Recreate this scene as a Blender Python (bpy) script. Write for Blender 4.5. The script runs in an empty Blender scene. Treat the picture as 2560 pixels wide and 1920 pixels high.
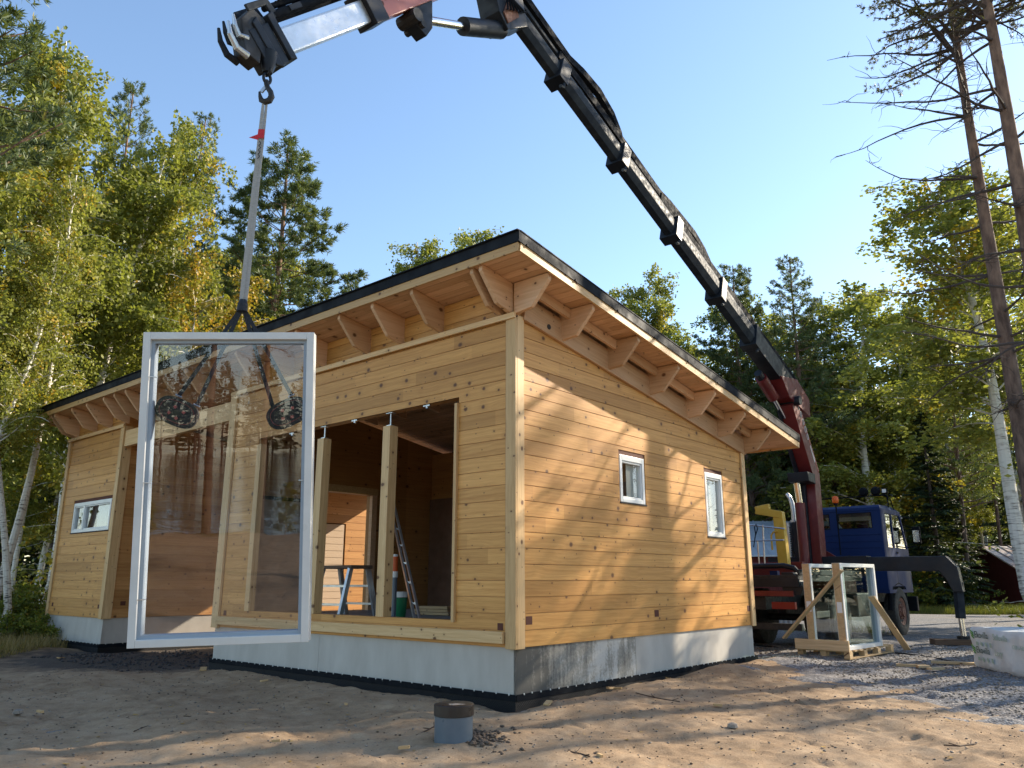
import bpy, bmesh, math, random
import numpy as np
from mathutils import Matrix, Vector
R = math.radians
sc = bpy.context.scene
COL = sc.collection

# ------------------------------------------------------------------ camera, sky, sun, exposure
CAM_H, PITCH, FPX, HA = 1.2, .2463, 1953.4, .7117        # camera height, tilt, focal length in photo pixels, house bearing
cam = bpy.data.cameras.new('camera'); cam.lens = 36*FPX/2560; cam.sensor_width = 36; cam.clip_end = 2000; cam.clip_start = .05
camo = bpy.data.objects.new('camera', cam); COL.objects.link(camo)
camo.location = (0, 0, CAM_H); camo.rotation_euler = (math.pi/2+PITCH, 0, 0); sc.camera = camo
SUN = Vector((.9, .43, .522)).normalized()
W = bpy.data.worlds.new('World'); sc.world = W; W.use_nodes = True
nt = W.node_tree; bg = nt.nodes['Background']; sky = nt.nodes.new('ShaderNodeTexSky'); sky.sky_type = 'NISHITA'
sky.sun_disc = False; sky.sun_elevation = math.asin(SUN.z); sky.sun_rotation = math.atan2(SUN.x, SUN.y)
sky.air_density = 1.15; sky.dust_density = .32; sky.ozone_density = 2.2; sky.altitude = 100
nt.links.new(sky.outputs[0], bg.inputs[0]); bg.inputs[1].default_value = .15
sl = bpy.data.lights.new('sun', 'SUN'); sl.energy = 5.0; sl.angle = R(.53); sl.color = (1, .88, .70)
slo = bpy.data.objects.new('sun', sl); COL.objects.link(slo); slo.rotation_euler = (-SUN).to_track_quat('-Z', 'Y').to_euler(); slo.location = (30, 20, 30)
vs = sc.view_settings; vs.view_transform = 'Standard'; vs.look = 'None'; vs.exposure = .97; vs.gamma = 1
try: sc.cycles.max_bounces = 6; sc.cycles.diffuse_bounces = 3; sc.cycles.glossy_bounces = 3; sc.cycles.transparent_max_bounces = 24
except Exception: pass

# ------------------------------------------------------------------ measuring helpers
rng = np.random.default_rng(7); random.seed(7)
CO = np.array([.0362, 8.9554]); DR = np.array([math.sin(HA), math.cos(HA)]); DX = np.array([math.cos(HA), -math.sin(HA)])
def ray(px, py):
    a, b = (px-1280)/FPX, (960-py)/FPX; c, s = math.cos(PITCH), math.sin(PITCH)
    return np.array([a, c-b*s, s+b*c])
def at(px, py, Y): r = ray(px, py)*Y/ray(px, py)[1]; return Vector((r[0], r[1], r[2]+CAM_H))
def on_z(px, py, z): r = ray(px, py); r = r*((z-CAM_H)/r[2]); return Vector((r[0], r[1], z))
def h2w(x, y, z=0): p = CO+DX*x+DR*y; return Vector((p[0], p[1], z))

def hy(px, py, y):                                        # photo point on the house plane y = const, in house coordinates
    r = ray(px, py); t = (y+float(CO@DR))/float(r[:2]@DR); p = r*t; q = p[:2]-CO; return Vector((float(q@DX), float(q@DR), p[2]+CAM_H))
def waves(seed, n, lo, hi):
    g = np.random.default_rng(seed); k = np.exp(g.uniform(np.log(lo), np.log(hi), n)); th = g.uniform(0, 2*np.pi, n)
    return k*np.cos(th), k*np.sin(th), g.uniform(0, 6.28, n), 1/np.sqrt(n)
WV = [(waves(1, 16, .3, .9), .030), (waves(2, 24, 1.5, 5), .018), (waves(3, 44, 7, 18), .0072), (waves(4, 50, 26, 60), .0030)]
def wsum(x, y, i):
    (kx, ky, ph, nrm), amp = WV[i]; o = np.zeros_like(x)
    for a, b, c in zip(kx, ky, ph): o += np.sin(a*x+b*y+c)
    return o*nrm*amp*1.4
def sst(a, b, x): t = np.clip((x-a)/(b-a), 0, 1); return t*t*(3-2*t)
def ground(x, y, fine=True):
    x = np.asarray(x, float); y = np.asarray(y, float)
    hx = (x-CO[0])*DX[0]+(y-CO[1])*DX[1]; hy = (x-CO[0])*DR[0]+(y-CO[1])*DR[1]
    r = np.hypot(x, y); near = 1-sst(14, 40, r)
    z = -.12 + wsum(x, y, 0)*(.35+.65*sst(14, 40, r)) 
    if fine: z = z + wsum(x, y, 1)*near + wsum(x, y, 2)*near + wsum(x, y, 3)*near
    # sand banked up along the right wall and in front of the left wing; foot prints of the dig near the corner
    bank = np.exp(-((hx-.45)/.5)**2)*sst(.4, 4.5, hy)*(1-sst(6.3, 8, hy))*.10
    z = z + bank
    z = z + np.exp(-((hy+.5)/.6)**2)*sst(-13.8, -11.5, -np.abs(hx+11))*0
    ins = sst(.35, -.1, hx)*sst(-14, -13.7, hx)*sst(-.35, .0, hy)*(1-sst(6.1, 6.5, hy))
    z = z - ins*.05
    z = z + sst(40, 160, y)*4.0 - sst(-8, -17, y)*2.2
    if fine:                                             # boot prints and a pair of wheel ruts in the sand
        for fx, fy, fa in PRINTS:
            k = (np.abs(x-fx) < .3) & (np.abs(y-fy) < .3)
            if k.any(): u = (x[k]-fx)*math.cos(fa)+(y[k]-fy)*math.sin(fa); v = -(x[k]-fx)*math.sin(fa)+(y[k]-fy)*math.cos(fa); z[k] -= .016*np.exp(-(u/.13)**4-(v/.05)**4)-.007*np.exp(-((np.hypot(u/1.9, v)-.085)/.03)**2)
        for off in (0, 1.55):
            u = x-(3.9+off-(y-6)*.16+.25*np.sin(y*.6)); z = z-(.020*np.exp(-(u/.13)**4)*(.75+.25*np.sin(y*42))-.010*np.exp(-((np.abs(u)-.20)/.06)**2))*(1-sst(9.5, 12, y))*sst(3, 5, y)
    return z
PRINTS = [(a, b, c) for a, b, c in zip(np.random.default_rng(9).uniform(-5.5, 5.5, 70), np.random.default_rng(10).uniform(5.0, 9.5, 70), np.random.default_rng(11).uniform(0, 6.28, 70))]
def gz(x, y): return float(ground(np.array([x]), np.array([y]), False)[0])

# ------------------------------------------------------------------ materials
def mat(name, base=(.5, .5, .5), rough=.6, metal=0, spec=None):
    m = bpy.data.materials.new(name); m.use_nodes = True; p = m.node_tree.nodes['Principled BSDF']
    p.inputs['Base Color'].default_value = (*base, 1); p.inputs['Roughness'].default_value = rough; p.inputs['Metallic'].default_value = metal
    if spec is not None: p.inputs['Specular IOR Level'].default_value = spec
    return m
class NG:
    def __init__(s, m): s.t = m.node_tree; s.p = s.t.nodes.get('Principled BSDF'); s.out = s.t.nodes['Material Output']
    def n(s, ty, **kw):
        o = s.t.nodes.new('ShaderNode'+ty)
        for k, v in kw.items():
            if k.startswith('i_'): o.inputs[k[2:].replace('_', ' ')].default_value = v
            else: setattr(o, k, v)
        return o
    def l(s, a, b): s.t.links.new(a, b)
    def val(s, op, a, b=0, c=None):
        o = s.n('Math', operation=op)
        for i, v in enumerate((a, b) if c is None else (a, b, c)):
            if hasattr(v, 'links'): s.l(v, o.inputs[i])
            else: o.inputs[i].default_value = v
        return o.outputs[0]
    def vec(s, op, a, b):
        o = s.n('VectorMath', operation=op)
        for i, v in enumerate((a, b)):
            if hasattr(v, 'links'): s.l(v, o.inputs[i])
            else: o.inputs[i].default_value = v
        return o.outputs[0]
    def ramp(s, f, stops, interp='LINEAR'):
        o = s.n('ValToRGB'); o.color_ramp.interpolation = interp; e = o.color_ramp.elements
        while len(e) < len(stops): e.new(.5)
        for k, (p, c) in zip(e, stops): k.position = p; k.color = (*c, 1) if len(c) == 3 else c
        s.l(f, o.inputs[0]); return o.outputs[0]
    def mix(s, f, a, b, mode='MIX'):
        o = s.n('Mix', data_type='RGBA', blend_type=mode)
        for i, v in ((0, f), (6, a), (7, b)):
            if hasattr(v, 'links'): s.l(v, o.inputs[i])
            else: o.inputs[i].default_value = v if i == 0 else (*v, 1)
        return o.outputs[2]
    def noise(s, v, scale, detail=3, rough=.55, dist=0):
        o = s.n('TexNoise'); o.inputs['Scale'].default_value = scale; o.inputs['Detail'].default_value = detail; o.inputs['Roughness'].default_value = rough; o.inputs['Distortion'].default_value = dist
        s.l(v, o.inputs['Vector']); return o.outputs[0]
    def bump(s, h, strength=.3, dist=.01):
        o = s.n('Bump'); o.inputs['Strength'].default_value = strength; o.inputs['Distance'].default_value = dist; s.l(h, o.inputs['Height']); s.l(o.outputs[0], s.p.inputs['Normal'])
    def map(s, v, scale): return s.vec('MULTIPLY', v, scale)
    def obj(s): return s.n('TexCoord').outputs['Object']
    def geo(s): return s.n('NewGeometry').outputs['Position']
    def rnd(s): return s.n('ObjectInfo').outputs['Random']

def wood(name, lo, hi, knot=(.10, .035, .012), kd=1.0, seg=True, rough=.5, dens=.45):
    m = mat(name, hi, rough); g = NG(m); o = g.obj(); r = g.rnd()
    off = g.n('CombineXYZ'); g.l(g.val('MULTIPLY', r, 37.0), off.inputs[0]); g.l(g.val('MULTIPLY', r, 3.3), off.inputs[1]); g.l(g.val('MULTIPLY', r, 17.0), off.inputs[2])
    v = g.vec('ADD', o, off.outputs[0])
    warp = g.noise(g.map(v, (1.1, 2, 3)), 1.0, 2); w3 = g.n('CombineXYZ'); g.l(g.val('MULTIPLY', g.val('SUBTRACT', warp, .5), .10), w3.inputs[2]); g.l(g.val('MULTIPLY', g.val('SUBTRACT', warp, .5), .10), w3.inputs[1])
    vw = g.vec('ADD', v, w3.outputs[0])
    grain = g.noise(g.map(vw, (.7, 26, 34)), 1.0, 4, .6)
    fine = g.noise(g.map(vw, (3.5, 90, 120)), 1.0, 2, .5)
    gsum = g.val('ADD', g.val('MULTIPLY', grain, .72), g.val('MULTIPLY', fine, .28))
    col = g.ramp(gsum, [(.30, lo), (.62, hi)])
    # tone by log and by lamella
    if seg:
        sx = g.n('SeparateXYZ'); g.l(v, sx.inputs[0]); fl = g.val('FLOOR', g.val('MULTIPLY', sx.outputs[0], .43)); wn = g.n('TexWhiteNoise', noise_dimensions='1D'); g.l(fl, wn.inputs['W'])
        tone = g.val('ADD', g.val('MULTIPLY', wn.outputs[0], .24), .79)
    else: tone = g.val('ADD', g.val('MULTIPLY', r, .16), .84)
    tone = g.val('MULTIPLY', tone, g.val('ADD', g.val('MULTIPLY', r, .20), .90))
    tc = g.n('CombineXYZ'); g.l(tone, tc.inputs[0]); g.l(g.val('POWER', tone, 1.15), tc.inputs[1]); g.l(g.val('POWER', tone, 1.45), tc.inputs[2])
    col = g.mix(1.0, col, tc.outputs[0], 'MULTIPLY')
    # knots: oval cells, some present, with a darker grain halo
    sk = g.n('SeparateXYZ'); g.l(v, sk.inputs[0]); vk_ = g.n('CombineXYZ'); g.l(g.val('MULTIPLY', sk.outputs[0], 3.8*kd), vk_.inputs[0]); g.l(g.val('ADD', g.val('MULTIPLY', sk.outputs[2], 4.6*kd), g.val('MULTIPLY', sk.outputs[1], 3.0)), vk_.inputs[1]); vk = vk_.outputs[0]; vo = g.n('TexVoronoi', voronoi_dimensions='2D'); vo.inputs['Scale'].default_value = 1; vo.inputs['Randomness'].default_value = .95; g.l(vk, vo.inputs['Vector'])
    sc_ = g.n('SeparateColor'); g.l(vo.outputs['Color'], sc_.inputs[0])
    there = g.val('GREATER_THAN', sc_.outputs[0], dens); size = g.val('ADD', g.val('MULTIPLY', g.val('POWER', sc_.outputs[1], 2.0), .13), .062)
    d = g.val('ADD', vo.outputs['Distance'], g.val('MULTIPLY', g.val('SUBTRACT', g.noise(v, 30, 2), .5), .05))
    q = g.val('DIVIDE', d, size)
    km = g.val('MULTIPLY', g.ramp(q, [(.45, (1, 1, 1)), (.95, (0, 0, 0))]), there); hm = g.val('MULTIPLY', g.ramp(g.val('MULTIPLY', q, .33), [(.2, (1, 1, 1)), (.9, (0, 0, 0))]), there)
    col = g.mix(g.val('MULTIPLY', hm, .30), col, [c*.62 for c in lo]); col = g.mix(g.val('MULTIPLY', km, .92), col, knot)
    # small resin specks and spike knots
    v2 = g.n('TexVoronoi', voronoi_dimensions='2D'); v2.inputs['Scale'].default_value = 2.6; g.l(vk, v2.inputs['Vector']); s2 = g.n('SeparateColor'); g.l(v2.outputs['Color'], s2.inputs[0])
    spk = g.val('MULTIPLY', g.ramp(v2.outputs['Distance'], [(.06, (1, 1, 1)), (.14, (0, 0, 0))]), g.val('GREATER_THAN', s2.outputs[2], .93)); col = g.mix(g.val('MULTIPLY', spk, .75), col, knot)
    g.l(col, g.p.inputs['Base Color']); g.bump(gsum, .12, .002); g.p.inputs['Specular IOR Level'].default_value = .3
    return m
M = {}
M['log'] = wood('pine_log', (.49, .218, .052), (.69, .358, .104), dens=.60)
M['log_shade'] = wood('pine_log_shaded', (.42, .185, .06), (.56, .29, .10), dens=.7)  # darker, redder copy of the log wood; shade put into the colour
M['trim'] = wood('pine_trim', (.56, .33, .135), (.72, .48, .235), kd=1.3, seg=False, dens=.62)
M['rafter'] = wood('glulam_rafter', (.58, .33, .17), (.72, .46, .27), seg=False, dens=.80)
M['board'] = wood('soffit_board', (.56, .32, .165), (.72, .45, .26), kd=.8, dens=.72)
M['raw'] = wood('rough_sawn_wood', (.46, .31, .16), (.64, .46, .26), kd=.9, seg=False, dens=.7, rough=.75)
M['grey_wood'] = wood('weathered_wood', (.12, .075, .05), (.22, .14, .095), seg=False, dens=.75, rough=.8)
M['recess_shade'] = mat('recess_shade_brown', (.10, .028, .014), .8)  # dark brown stands for shade in recesses and holes drawn as solid blocks

def surf(name, a, b, rough=.6, scale=6, metal=0, bump=.1, bd=.003, spec=None, detail=5, stretch=(1, 1, 1)):
    m = mat(name, a, rough, metal, spec); g = NG(m); v = g.map(g.obj(), stretch); f = g.noise(v, scale, detail, .6)
    g.l(g.ramp(f, [(.3, a), (.7, b)]), g.p.inputs['Base Color'])
    rr = g.ramp(g.noise(v, scale*2.3, 3), [(.3, (rough*.75,)*3), (.7, (min(1, rough*1.25),)*3)]); g.l(rr, g.p.inputs['Roughness'])
    if bump: g.bump(g.noise(v, scale*8, 3), bump, bd)
    return m
M['roof'] = surf('roof_flashing', (.008, .010, .014), (.013, .016, .021), .7, 2, bump=.02, spec=.15)
M['white'] = surf('white_window_paint', (.60, .60, .57), (.68, .68, .65), .35, 3, bump=.02)
M['white2'] = surf('white_house_window_paint', (.70, .70, .67), (.78, .78, .75), .35, 3, bump=.02)
M['sealant'] = mat('glazing_gasket', (.30, .36, .42), .5)
M['dark'] = mat('black_gap', (.01, .01, .012), .8)
M['concrete'] = surf('fibre_cement_panel', (.42, .385, .335), (.52, .485, .43), .75, 3, bump=.06, stretch=(1, 1, .35))
M['membrane'] = None
M['steel'] = surf('galvanised_steel', (.45, .45, .46), (.6, .6, .6), .35, 8, metal=.9, bump=.03)
M['chrome'] = surf('chrome_rod', (.75, .75, .76), (.85, .85, .86), .16, 8, metal=1, bump=0)
M['blk'] = surf('black_crane_paint', (.008, .010, .015), (.020, .024, .030), .48, 3, bump=.03, spec=.3)
M['blk2'] = surf('black_plastic_hose', (.006, .007, .010), (.013, .015, .018), .85, 6, spec=.08)
M['boomgrey'] = surf('dusty_boom_side', (.016, .021, .030), (.038, .046, .054), .62, 2.2, bump=.03, stretch=(1, 3, 3), spec=.12)
M['jib'] = surf('worn_bare_steel', (.66, .65, .63), (.80, .78, .75), .36, 9, metal=.75, bump=.15, bd=.001)  # steel base lightened to stand for the sun's glare on it
M['redc'] = surf('crane_red_paint', (.11, .009, .009), (.18, .020, .017), .45, 3, bump=.04)
M['redpale'] = surf('pale_red_paint', (.42, .12, .085), (.52, .18, .13), .4, 3, bump=.04)  # paler red than the main crane paint
M['blue'] = surf('cab_blue_paint', (.008, .022, .085), (.012, .030, .105), .5, .7, bump=.0, spec=.12)
M['yellow'] = surf('yellow_lift_paint', (.56, .34, .035), (.66, .42, .06), .45, 5)
M['tyre'] = surf('tyre_rubber', (.018, .017, .016), (.05, .046, .04), .85, 6, bump=.2)
M['rust'] = surf('rusty_hub', (.12, .045, .028), (.24, .11, .07), .8, 14, bump=.4)
M['chassis'] = surf('dark_chassis', (.010, .010, .011), (.03, .028, .026), .65, 5, bump=.1)
M['orange'] = mat('orange_lens', (.85, .13, .01), .25)
M['cream'] = mat('cream_label', (.72, .70, .64), .6)
M['sling'] = surf('grey_webbing', (.30, .29, .26), (.40, .385, .35), .9, 30, stretch=(1, 1, 3))
M['redtag'] = mat('red_sling_tag', (.55, .02, .03), .7)
M['strap'] = surf('black_strap', (.008, .01, .014), (.018, .02, .026), .75, 40)
M['rubber'] = surf('suction_rubber', (.008, .009, .011), (.018, .018, .02), .55, 9)
M['padline'] = mat('pad_red_line', (.22, .05, .045), .7)
M['padmark'] = mat('pad_red_pebble', (.45, .12, .10), .7)
M['pipe'] = surf('grey_blue_pipe', (.085, .115, .145), (.12, .15, .18), .35, 2, bump=.03)
M['lid'] = surf('black_pipe_lid', (.014, .011, .011), (.03, .026, .025), .35, 5, bump=.05)
M['alu'] = surf('ladder_aluminium', (.50, .51, .52), (.62, .62, .62), .38, 6, metal=.8)
M['floor_in'] = surf('indoor_screed', (.26, .26, .26), (.34, .34, .33), .8, 3)
M['redshed'] = surf('red_shed_paint', (.085, .010, .010), (.13, .020, .016), .8, 4, bump=.2, stretch=(6, 6, .3))
M['tin'] = surf('blue_grey_tin_roof', (.42, .48, .56), (.55, .60, .66), .4, 1.2, metal=.3)
M['tinrust'] = surf('rusty_tin_roof', (.30, .17, .12), (.62, .58, .54), .6, 1.6, metal=.1)
M['plastic'] = surf('white_wrap_film', (.62, .66, .68), (.74, .77, .78), .38, 3, bump=.25, bd=.01)
M['inkd'] = mat('dark_green_print', (.035, .09, .06), .6); M['inkl'] = mat('pale_green_print', (.38, .50, .40), .6); M['inkg'] = mat('leaf_green_print', (.10, .32, .05), .6)
M['paper'] = mat('white_paper', (.75, .75, .74), .8)
M['greenpail'] = mat('green_pail', (.012, .16, .06), .4); M['orangepipe'] = mat('orange_pipe_end', (.55, .09, .015), .5)
M['hardboard'] = surf('hardboard_door', (.42, .30, .20), (.50, .37, .25), .6, 4, stretch=(1, 1, 12))
M['stone'] = surf('loose_stone', (.15, .12, .092), (.33, .275, .22), .85, 9)
M['chip'] = wood('wood_chip', (.40, .24, .10), (.60, .40, .20), seg=False, dens=.9, rough=.8)
M['deadleaf'] = surf('fallen_leaf', (.28, .15, .03), (.52, .34, .07), .7, 3)
M['twig'] = mat('dry_twig', (.07, .045, .03), .9)

def stained():
    m = mat('stained_cement_panel', (.4, .39, .37), .8); g = NG(m); v = g.obj()
    big = g.noise(g.map(v, (1.0, 1, .8)), 1.6, 5, .62); drip = g.noise(g.map(v, (14, 14, 1.2)), 1.0, 4, .6); spot = g.noise(v, 30, 5, .75)
    sx = g.n('SeparateXYZ'); g.l(v, sx.inputs[0]); fade = g.n('MapRange'); g.l(sx.outputs[0], fade.inputs[0]); fade.inputs[1].default_value = .55; fade.inputs[2].default_value = -1.1; fade.inputs[3].default_value = 0; fade.inputs[4].default_value = .24
    s = g.val('ADD', g.val('ADD', g.val('MULTIPLY', big, .55), g.val('MULTIPLY', drip, .33)), g.val('ADD', g.val('MULTIPLY', spot, .28), fade.outputs[0]))
    col = g.ramp(s, [(.57, (.48, .46, .42)), (.63, (.30, .28, .24)), (.76, (.085, .08, .07))]); g.l(col, g.p.inputs['Base Color']); g.bump(spot, .15, .003); return m
M['stained'] = stained()
def membrane():
    m = mat('dimpled_black_membrane', (.012, .012, .013), .6, spec=.25); g = NG(m); v = g.obj()
    vo = g.n('TexVoronoi'); vo.inputs['Scale'].default_value = 34; vo.inputs['Randomness'].default_value = .12; sxx = g.n('SeparateXYZ'); g.l(v, sxx.inputs[0]); cx = g.n('CombineXYZ'); g.l(g.val('ADD', sxx.outputs[0], sxx.outputs[2]), cx.inputs[0]); g.l(g.val('SUBTRACT', sxx.outputs[0], sxx.outputs[2]), cx.inputs[2]); g.l(cx.outputs[0], vo.inputs['Vector'])
    g.l(g.ramp(vo.outputs['Distance'], [(.15, (.016, .016, .016)), (.45, (.006, .006, .007))]), g.p.inputs['Base Color']); g.bump(g.val('SUBTRACT', 1, vo.outputs['Distance']), 1.0, .012); return m
M['membrane'] = membrane()
def glass(name, ior=1.5, tint=(.96, .98, .97), rough=0, wobble=0):
    m = bpy.data.materials.new(name); m.use_nodes = True; t = m.node_tree; t.nodes.clear(); g = NG.__new__(NG); g.t = t
    o = t.nodes.new('ShaderNodeOutputMaterial'); tr = g.n('BsdfTransparent'); tr.inputs[0].default_value = (*tint, 1); gl = g.n('BsdfGlossy'); gl.inputs['Roughness'].default_value = rough; gl.inputs['Color'].default_value = (.95, .93, 1, 1)
    fr = g.n('LayerWeight'); fr.inputs[0].default_value = .5; r0 = ((ior-1)/(ior+1))**2; mx = g.n('MixShader'); g.l(g.val('ADD', g.val('MULTIPLY', g.val('POWER', fr.outputs['Facing'], 5.0), 1-r0), r0), mx.inputs[0]); g.l(tr.outputs[0], mx.inputs[1]); g.l(gl.outputs[0], mx.inputs[2]); g.l(mx.outputs[0], o.inputs[0])
    if wobble:
        b = g.n('Bump'); b.inputs['Strength'].default_value = wobble; b.inputs['Distance'].default_value = .02; tc = g.n('TexCoord'); nz = g.n('TexNoise'); nz.inputs['Scale'].default_value = 1.0; nz.inputs['Detail'].default_value = 2
        g.l(g.vec('MULTIPLY', tc.outputs['Object'], (1.5, 1, 9)), nz.inputs['Vector']); g.l(nz.outputs[0], b.inputs['Height']); g.l(b.outputs[0], gl.inputs['Normal']); g.l(b.outputs[0], fr.inputs['Normal'])
    return m
M['glass'] = glass('window_glass', 1.55); M['glass3'] = glass('triple_glazing', 1.62, (.90, .90, .91), 0, .012); M['cabglass'] = glass('cab_glass', 1.6, (.80, .84, .82)); M['crateglass'] = glass('crated_glass', 1.42, (.78, .88, .86))

# ------------------------------------------------------------------ mesh helpers
def link(o, parent=None):
    COL.objects.link(o)
    if parent is not None: o.parent = parent
    return o
class MB:
    def __init__(s): s.v = []; s.f = []; s.m = []; s.cur = 0
    def add(s, vs, fs):
        n = len(s.v); s.v += [tuple(p) for p in vs]; s.f += [tuple(i+n for i in f) for f in fs]; s.m += [s.cur]*len(fs); return s
    def box(s, c, d, rot=None):
        x, y, z = d[0]/2, d[1]/2, d[2]/2; P = [Vector((a*x, b*y, e*z)) for a in (-1, 1) for b in (-1, 1) for e in (-1, 1)]
        if rot is not None: P = [rot @ p for p in P]
        c = Vector(c); return s.add([p+c for p in P], [(0, 1, 3, 2), (4, 6, 7, 5), (0, 4, 5, 1), (2, 3, 7, 6), (0, 2, 6, 4), (1, 5, 7, 3)])
    def span(s, a, b): return s.box([(p+q)/2 for p, q in zip(a, b)], [abs(q-p) for p, q in zip(a, b)])
    def bar(s, p0, p1, w, h, up=(0, 0, 1)):
        p0, p1 = Vector(p0), Vector(p1); X = (p1-p0); L = X.length; X.normalize(); Y = Vector(up).cross(X)
        if Y.length < 1e-4: Y = Vector((1, 0, 0)).cross(X)
        Y.normalize(); Z = X.cross(Y); return s.box((p0+p1)/2, (L, w, h), Matrix((X, Y, Z)).transposed())
    def tube(s, pts, r, n=8, cap=True):
        pts = [Vector(p) for p in pts]; k = len(pts); rs = r if hasattr(r, '__len__') else [r]*k; vs = []; fs = []; pr = None
        for i, p in enumerate(pts):
            t = (pts[min(i+1, k-1)]-pts[max(i-1, 0)]).normalized()
            a = (pr if pr is not None else (Vector((0, 0, 1)) if abs(t.z) < .9 else Vector((1, 0, 0)))); a = (a-t*a.dot(t)).normalized(); pr = a; b = t.cross(a)
            vs += [p+(a*math.cos(2*math.pi*j/n)+b*math.sin(2*math.pi*j/n))*rs[i] for j in range(n)]
        for i in range(k-1):
            for j in range(n): fs.append((i*n+j, i*n+(j+1) % n, (i+1)*n+(j+1) % n, (i+1)*n+j))
        if cap: fs += [tuple(range(n-1, -1, -1)), tuple(range((k-1)*n, k*n))]
        return s.add(vs, fs)
    def cyl(s, p0, p1, r, n=16, r1=None): return s.tube([p0, p1], [r, r if r1 is None else r1], n)
    def lathe(s, c, ax, prof, n=24):
        ax = Vector(ax).normalized(); a = Vector((0, 0, 1)) if abs(ax.z) < .9 else Vector((1, 0, 0)); a = (a-ax*a.dot(ax)).normalized(); b = ax.cross(a); c = Vector(c); vs = []; fs = []
        for (r, h) in prof: vs += [c+ax*h+(a*math.cos(2*math.pi*j/n)+b*math.sin(2*math.pi*j/n))*r for j in range(n)]
        for i in range(len(prof)-1):
            for j in range(n): fs.append((i*n+j, i*n+(j+1) % n, (i+1)*n+(j+1) % n, (i+1)*n+j))
        fs += [tuple(range(n-1, -1, -1)), tuple(range((len(prof)-1)*n, len(prof)*n))]; return s.add(vs, fs)
    def prism(s, poly, f0, f1):
        n = len(poly); vs = [f0(*p) for p in poly]+[f1(*p) for p in poly]
        return s.add(vs, [tuple(range(n)), tuple(range(2*n-1, n-1, -1))]+[(i, i+n, (i+1) % n+n, (i+1) % n) for i in range(n)])
    def build(s, name, m, parent=None, smooth=False, bevel=0, matrix=None, fix=True):
        me = bpy.data.meshes.new(name); me.from_pydata(s.v, [], s.f)
        for x in (m if isinstance(m, (list, tuple)) else [m]): me.materials.append(x)
        if max(s.m, default=0): me.polygons.foreach_set('material_index', s.m)
        if fix or bevel:
            bm = bmesh.new(); bm.from_mesh(me); bmesh.ops.recalc_face_normals(bm, faces=bm.faces)
            if bevel: bmesh.ops.bevel(bm, geom=[e for e in bm.edges if len(e.link_faces) == 2 and e.calc_face_angle(0) > .5], offset=bevel, segments=2, profile=.6, affect='EDGES', clamp_overlap=True)
            bm.to_mesh(me); bm.free()
        if smooth:
            me.polygons.foreach_set('use_smooth', [True]*len(me.polygons))
            try: me.set_sharp_from_angle(angle=R(38))
            except Exception: pass
        o = bpy.data.objects.new(name, me); link(o, parent)
        if matrix is not None: o.matrix_local = matrix
        return o
def tag(o, label=None, cat=None, group=None, kind=None):
    for k, v in (('label', label), ('category', cat), ('group', group), ('kind', kind)):
        if v: o[k] = v
    return o
def thing(name, loc, label, cat, group=None, rz=0):
    o = bpy.data.objects.new(name, None); COL.objects.link(o); o.location = loc; o.rotation_euler = (0, 0, rz); o.empty_display_size = .2; return tag(o, label, cat, group)
def frame(X, Y, Z, T): return Matrix(((X[0], Y[0], Z[0], T[0]), (X[1], Y[1], Z[1], T[1]), (X[2], Y[2], Z[2], T[2]), (0, 0, 0, 1)))
def beam(name, parent, p0, p1, w, h, m, up=(0, 0, 1), bevel=0):
    """a board of its own whose grain runs along local X"""
    p0, p1 = Vector(p0), Vector(p1); X = p1-p0; L = X.length; X.normalize(); Y = Vector(up).cross(X)
    if Y.length < 1e-4: Y = Vector((0, 1, 0))
    Y.normalize(); Z = X.cross(Y); return MB().box((0, 0, 0), (L, w, h)).build(name, m, parent, bevel=bevel, matrix=frame(X, Y, Z, (p0+p1)/2))
def plate(name, parent, poly, depth, m, mtx, bevel=0):
    """polygon in local x/z, thickness along +y"""
    return MB().prism(poly, lambda x, z: Vector((x, 0, z)), lambda x, z: Vector((x, depth, z))).build(name, m, parent, bevel=bevel, matrix=mtx)

# ------------------------------------------------------------------ ground, gravel, lake
def axis(lo, hi, d0, d1, step, far):
    a = list(np.arange(d0, d1, step)); s = step; x = d1
    while x < hi: a.append(x); s = min(s*1.18, far); x += s
    a.append(hi); s = step; x = d0-step; b = []
    while x > lo: b.append(x); s = min(s*1.18, far); x -= s
    return np.array([lo]+b[::-1]+a)
def sheet(name, xs, ys, zf, m):
    X, Y = np.meshgrid(xs, ys); Z = zf(X.ravel(), Y.ravel()); n, k = len(xs), len(ys)
    me = bpy.data.meshes.new(name); co = np.stack([X.ravel(), Y.ravel(), Z], 1).astype(np.float32); me.vertices.add(len(co)); me.vertices.foreach_set('co', co.ravel())
    i = (np.arange(k-1)[:, None]*n+np.arange(n-1)[None]).ravel(); q = np.stack([i, i+1, i+n+1, i+n], 1).astype(np.int32)
    me.loops.add(q.size); me.loops.foreach_set('vertex_index', q.ravel()); me.polygons.add(len(q)); me.polygons.foreach_set('loop_start', np.arange(0, q.size, 4, dtype=np.int32)); me.polygons.foreach_set('loop_total', np.full(len(q), 4, np.int32))
    me.polygons.foreach_set('use_smooth', np.ones(len(q), bool)); me.update(); me.materials.append(m); o = bpy.data.objects.new(name, me); return link(o)
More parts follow.
